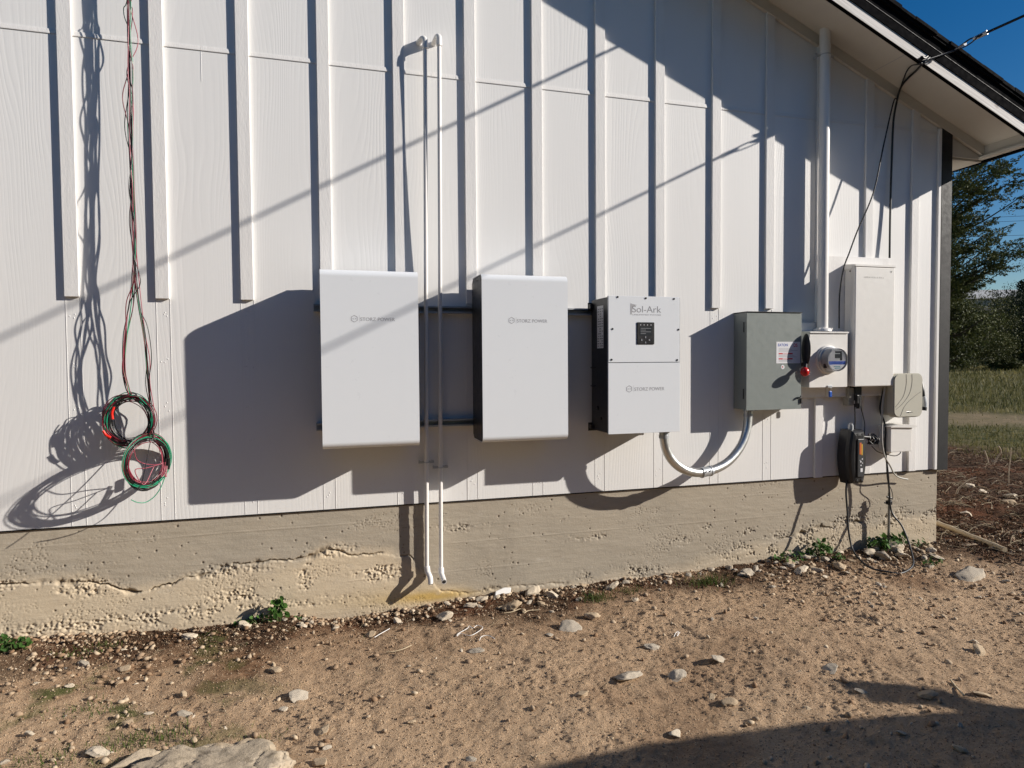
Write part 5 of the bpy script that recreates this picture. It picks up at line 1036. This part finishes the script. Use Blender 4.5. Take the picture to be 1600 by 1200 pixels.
def at_px(px, dist): P = AT(px, 560, dist); return (P[0], P[1], gz(P[0], P[1]))
def oak(label, base, seed):
    rg = np.random.default_rng(seed); b = np.array(base); T = thing('oak_tree', label, 'tree', base); m = MB(); rt = np.array([cy, -sy, 0.])
    tr = cr([b-np.array([0, 0, .3]), b+np.array([.1, .1, 2.4]), b+np.array([-.2, .2, 5.5]), b+np.array([.1, 0, 9.5])], 6); m.tube(tr, list(np.linspace(.30, .05, len(tr))), 10)
    PP = []; LL = []
    for k in range(90):
        a = rg.uniform(0, 6.28); z = rg.uniform(3.6, 10.6); R_ = (3.7 if z > 7 else 3.25)*(.75+.25*math.sin(z*2.6+1))*min(1, (11.4-z)/2.2)*rg.uniform(.75, 1.04)
        d = np.array([math.cos(a), math.sin(a), 0])+rt*.12; e = np.array([b[0], b[1], 0])+d*R_+np.array([0, 0, z+b[2]]); p0 = np.array([b[0], b[1], b[2]+max(2., z-R_*.55)])
        lp = cr([p0, (p0+e)/2+np.array([0, 0, .12*R_*rg.uniform(-1, 1)]), e], 6); m.tube(lp, list(np.linspace(.055, .010, len(lp))), 5)
        for f in rg.uniform(.30, 1.02, 24):
            q = np.array(lp[min(len(lp)-1, int(f*(len(lp)-1)))])+rg.normal(0, .16, 3); sd_ = d*.8+np.array([0, 0, rg.uniform(.1, .8)])+rt*.35+rg.normal(0, .35, 3); sd_ /= np.linalg.norm(sd_); PP.append(q); LL.append(sd_*rg.uniform(.35, .8))
    PP = np.array(PP); LL = np.array(LL); per = 62; n = len(PP)*per; u_ = rg.uniform(0, 1, (n, 1)); C = np.repeat(PP, per, 0)+np.repeat(LL, per, 0)*u_+rg.normal(0, 1, (n, 3))*(.085*(1.15-u_))
    ax = np.repeat(LL, per, 0); ax = ax/np.linalg.norm(ax, axis=1)[:, None]+rg.normal(0, .6, (n, 3)); ax /= np.linalg.norm(ax, axis=1)[:, None]; v_ = np.cross(ax, rg.normal(0, 1, (n, 3))); v_ /= np.linalg.norm(v_, axis=1)[:, None]
    sz = .050*rg.uniform(.6, 1.3, n)[:, None]; V = np.stack([C-ax*sz, C-v_*sz*.38, C+ax*sz, C+v_*sz*.38], 1).reshape(-1, 3); Fq = (np.arange(n)*4)[:, None]+np.arange(4)
    put('trunk', m, 'bark', T); me = fastmesh('crown', V-b, Fq); setattr_f(me, 'tint', np.repeat(np.clip(rg.normal(.5, .25, n), 0, 1), 4)); put('crown', me, 'oak', T)
oak('tall wispy dark oak rising behind the black corner board', at_px(1428, 25), 3)
tree('oak_tree', 'low part-bare oak filling the gap under the tall oak', 'tree', at_px(1470, 27), 4.6, 2.2, 'oak', 8, limbs=30, per=100, size=.065, low=.15, cl=.6)
def bushy(px, dist, h, r, label, mat, seed, group=None, name='bush'):
    rg = np.random.default_rng(seed); base = at_px(px, dist); T = thing(name, label, 'bush', base, group); b = np.array(base); n = int(46*r); cs = []; rs = []
    for k in range(n*2):
        q = rg.normal(0, 1, 3); q /= np.linalg.norm(q); q = q*rg.uniform(.5, 1)**.5*np.array([r, r, h*.55]); q[2] = abs(q[2]+h*.15) if q[2] < -h*.35 else q[2]+h*.42
        cs.append(b+q*np.array([1, 1, 1])*(1+.12*rg.normal())); rs.append(np.ones(3)*r*.22*rg.uniform(.6, 1.2))
    m = MB()
    for k in range(5): a = k*1.3; m.tube(cr([b-np.array([0, 0, .1]), b+np.array([.3*r*math.cos(a), .3*r*math.sin(a), h*.3]), b+np.array([.6*r*math.cos(a), .6*r*math.sin(a), h*.7])], 4), .04, 6)
    put('stems', m, 'bark', T); V, Fq, tt = leaves(np.array(cs), np.array(rs), 120, .055, rg); V[:, 2] = np.maximum(V[:, 2], b[2]+.02); me = fastmesh('foliage', V-b, Fq); setattr_f(me, 'tint', tt); put('foliage', me, mat, T)
bushy(1506, 38, 4.4, 2.7, 'olive-green rounded bush at the edge of the field, left of the dark cedars', 'bush', 21)
bushy(1468, 40, 4.4, 2.6, 'olive-green bush half hidden behind the house corner', 'bush', 22)
bushy(1592, 46, 5.2, 2.8, 'dark cedar bush at the right edge, in front of the taller cedar', 'cedar', 23)
bushy(1572, 50, 3.9, 2.4, 'dark cedar bush just right of the olive-green bush', 'cedar', 24)
bushy(1640, 44, 5.0, 3.2, 'dark cedar bush beyond the right edge', 'cedar', 26)
bushy(1570, 36, .55, .7, 'tiny tussock bush in the far field at the right', 'bush', 27)
tree('cedar_tree', 'dark cedar tree rising above the bushes at the right edge', 'tree', at_px(1606, 52), 7.9, 2.6, 'cedar', 31, limbs=40, per=80, size=.10, low=.12, cl=.7)
for i, (px, ds, hh_) in enumerate([(1750, 48, 7.), (1900, 45, 8.), (2150, 50, 7.5), (1690, 60, 8.), (1400, 62, 7.)]):
    tree('cedar_tree', ['cedar tree out of frame to the right of the field', 'second cedar tree out of frame to the right', 'third cedar tree out of frame, farthest right', 'cedar tree just out of frame behind the others', 'cedar tree hidden behind the house'][i], 'tree', at_px(px, ds), hh_, 2.8, 'cedar', 40+i, limbs=26, per=60, size=.14, low=.12, cl=.8)
# far barn
a, b = AT(1505, 459, 78), AT(1590, 447, 78); m = MB(); barn = thing('barn', 'pale metal barn roof just showing above the bushes', 'barn', (a[0], a[1], gz(a[0], a[1])))
u = np.array([b[0]-a[0], b[1]-a[1], 0]); Lb = np.linalg.norm(u); u /= Lb; nn = np.array([-u[1], u[0], 0]); zt_ = a[2]+.45
pts = [a-u*3, b+u*6]; V = []
for p in pts:
    for (o1, zz) in ((-3., zt_-1.3), (0, zt_), (3., zt_-1.3)): q = np.array([p[0], p[1], 0])+nn*o1; V.append((q[0], q[1], zz))
m.add(V, [(0, 1, 4, 3), (1, 2, 5, 4), (0, 3, 5, 2)]); put('roof', m, 'barn', barn)
m = MB(); g0 = gz(a[0], a[1])-.5; W_ = []
for p in (a-u*2.7, b+u*5.7):
    for o1 in (-2.7, 2.7):
        for zz in (g0, zt_-1.35): q = np.array([p[0], p[1], 0])+nn*o1; W_.append((q[0], q[1], zz))
m.add(W_, [(0, 1, 3, 2), (4, 6, 7, 5), (0, 4, 5, 1), (2, 3, 7, 6)]); put('walls', m, 'barnwall', barn)
# far power lines
for i, (y0, y1) in enumerate([(342, 338), (349, 346), (371, 369)]):
    p0, p1 = AT(1380, y0+3, 90), AT(1900, y1-22, 80); mid = (p0+p1)/2-np.array([0, 0, .4]); m = MB(); m.tube(cr([p0, mid, p1], 8), .022, 5)
    tag(put('power_line', m, 'cable', None, p0), ['topmost far power line across the blue sky', 'middle far power line across the blue sky', 'lowest far power line across the blue sky'][i], 'power line')
# ------------------------------------------------------------------ unseen car inferred from the ground shadow; its fin is added to shape that shadow
car = thing('parked_car', 'dark grey saloon parked unseen right of the camera, fin added to shape its shadow', 'car', (4.6, -3.85, 0))
YN, YF = -2.86, -4.70
m = MB(); m.prism([(1.95, .28), (1.9, .62), (2.05, .82), (2.95, .95), (3.1, .97), (5.25, 1.0), (5.95, .98), (6.25, .90), (6.3, .5), (6.2, .3)], 'y', YF, YN, .05); body = put('body', m, 'carpaint', car)
m = MB(); m.prism([(3.0, .94), (3.52, 1.36), (3.70, 1.42), (4.25, 1.44), (4.75, 1.38), (5.15, 1.22), (5.45, .98)], 'y', YF+.09, YN-.09, .035); cab = put('cabin', m, 'carpaint', body)
for nm, poly in (('front_window', [(3.28, 1.0), (3.62, 1.31), (4.2, 1.36), (4.2, 1.0)]), ('rear_window', [(4.27, 1.0), (4.27, 1.36), (4.7, 1.31), (5.05, 1.15), (5.2, 1.0)])):
    for y_ in (YN-.09, YF+.09-.004): m = MB(); m.prism(poly, 'y', y_-.0, y_+.004); put(nm, m, 'glass', car)
m = MB(); m.prism([(5.64, 1.66), (5.65, 1.60), (5.59, 1.49), (5.42, 1.36), (5.29, 1.28), (5.26, 1.18), (5.14, 1.2), (5.14, 1.285), (5.22, 1.375), (5.29, 1.475)], 'y', -3.01, -2.98, .004); put('shadow_fin', m, 'carpaint', car)  # added fin, shaped to throw the pointed finger of shadow
for x_ in (2.7, 5.5):
    for y_ in (YN+.0, YF+.2):
        m = MB(); m.cyl((x_, y_+.02, .31), (0, -1, 0), .31, .22, 32); wh = put('wheel', m, 'tyre', car)
        m = MB(); m.cyl((x_, (y_+.03 if y_ > -3.5 else y_-.20), .31), (0, 1 if y_ > -3.5 else -1, 0), .19, .012, 24); put('rim', m, 'chrome', wh)
for y_ in (YN-.35, YF+.35): m = MB(); m.ball((1.93, y_, .68), .05, .2, .07); put('headlight', m, 'chrome', car)

# unseen cedars added behind the camera to shade the yard and cut bounce light
for i, (x_, y_, h_) in enumerate([(-6.5, -8.6, 5.4), (-2.8, -9.0, 5.8), (.8, -8.4, 5.2), (4.4, -9.0, 5.9), (8.2, -8.7, 5.6), (12., -9.2, 6.), (-10.5, -8.8, 5.6)]):
    tree('cedar_tree', ['first', 'second', 'third', 'fourth', 'fifth', 'sixth', 'seventh'][i] + ' unseen cedar added behind the camera to shade the yard', 'tree', (x_, y_, gz(x_, y_)), h_, 2.7, 'cedar', 60+i, limbs=34, per=36, size=.17, low=.05, cl=.8)
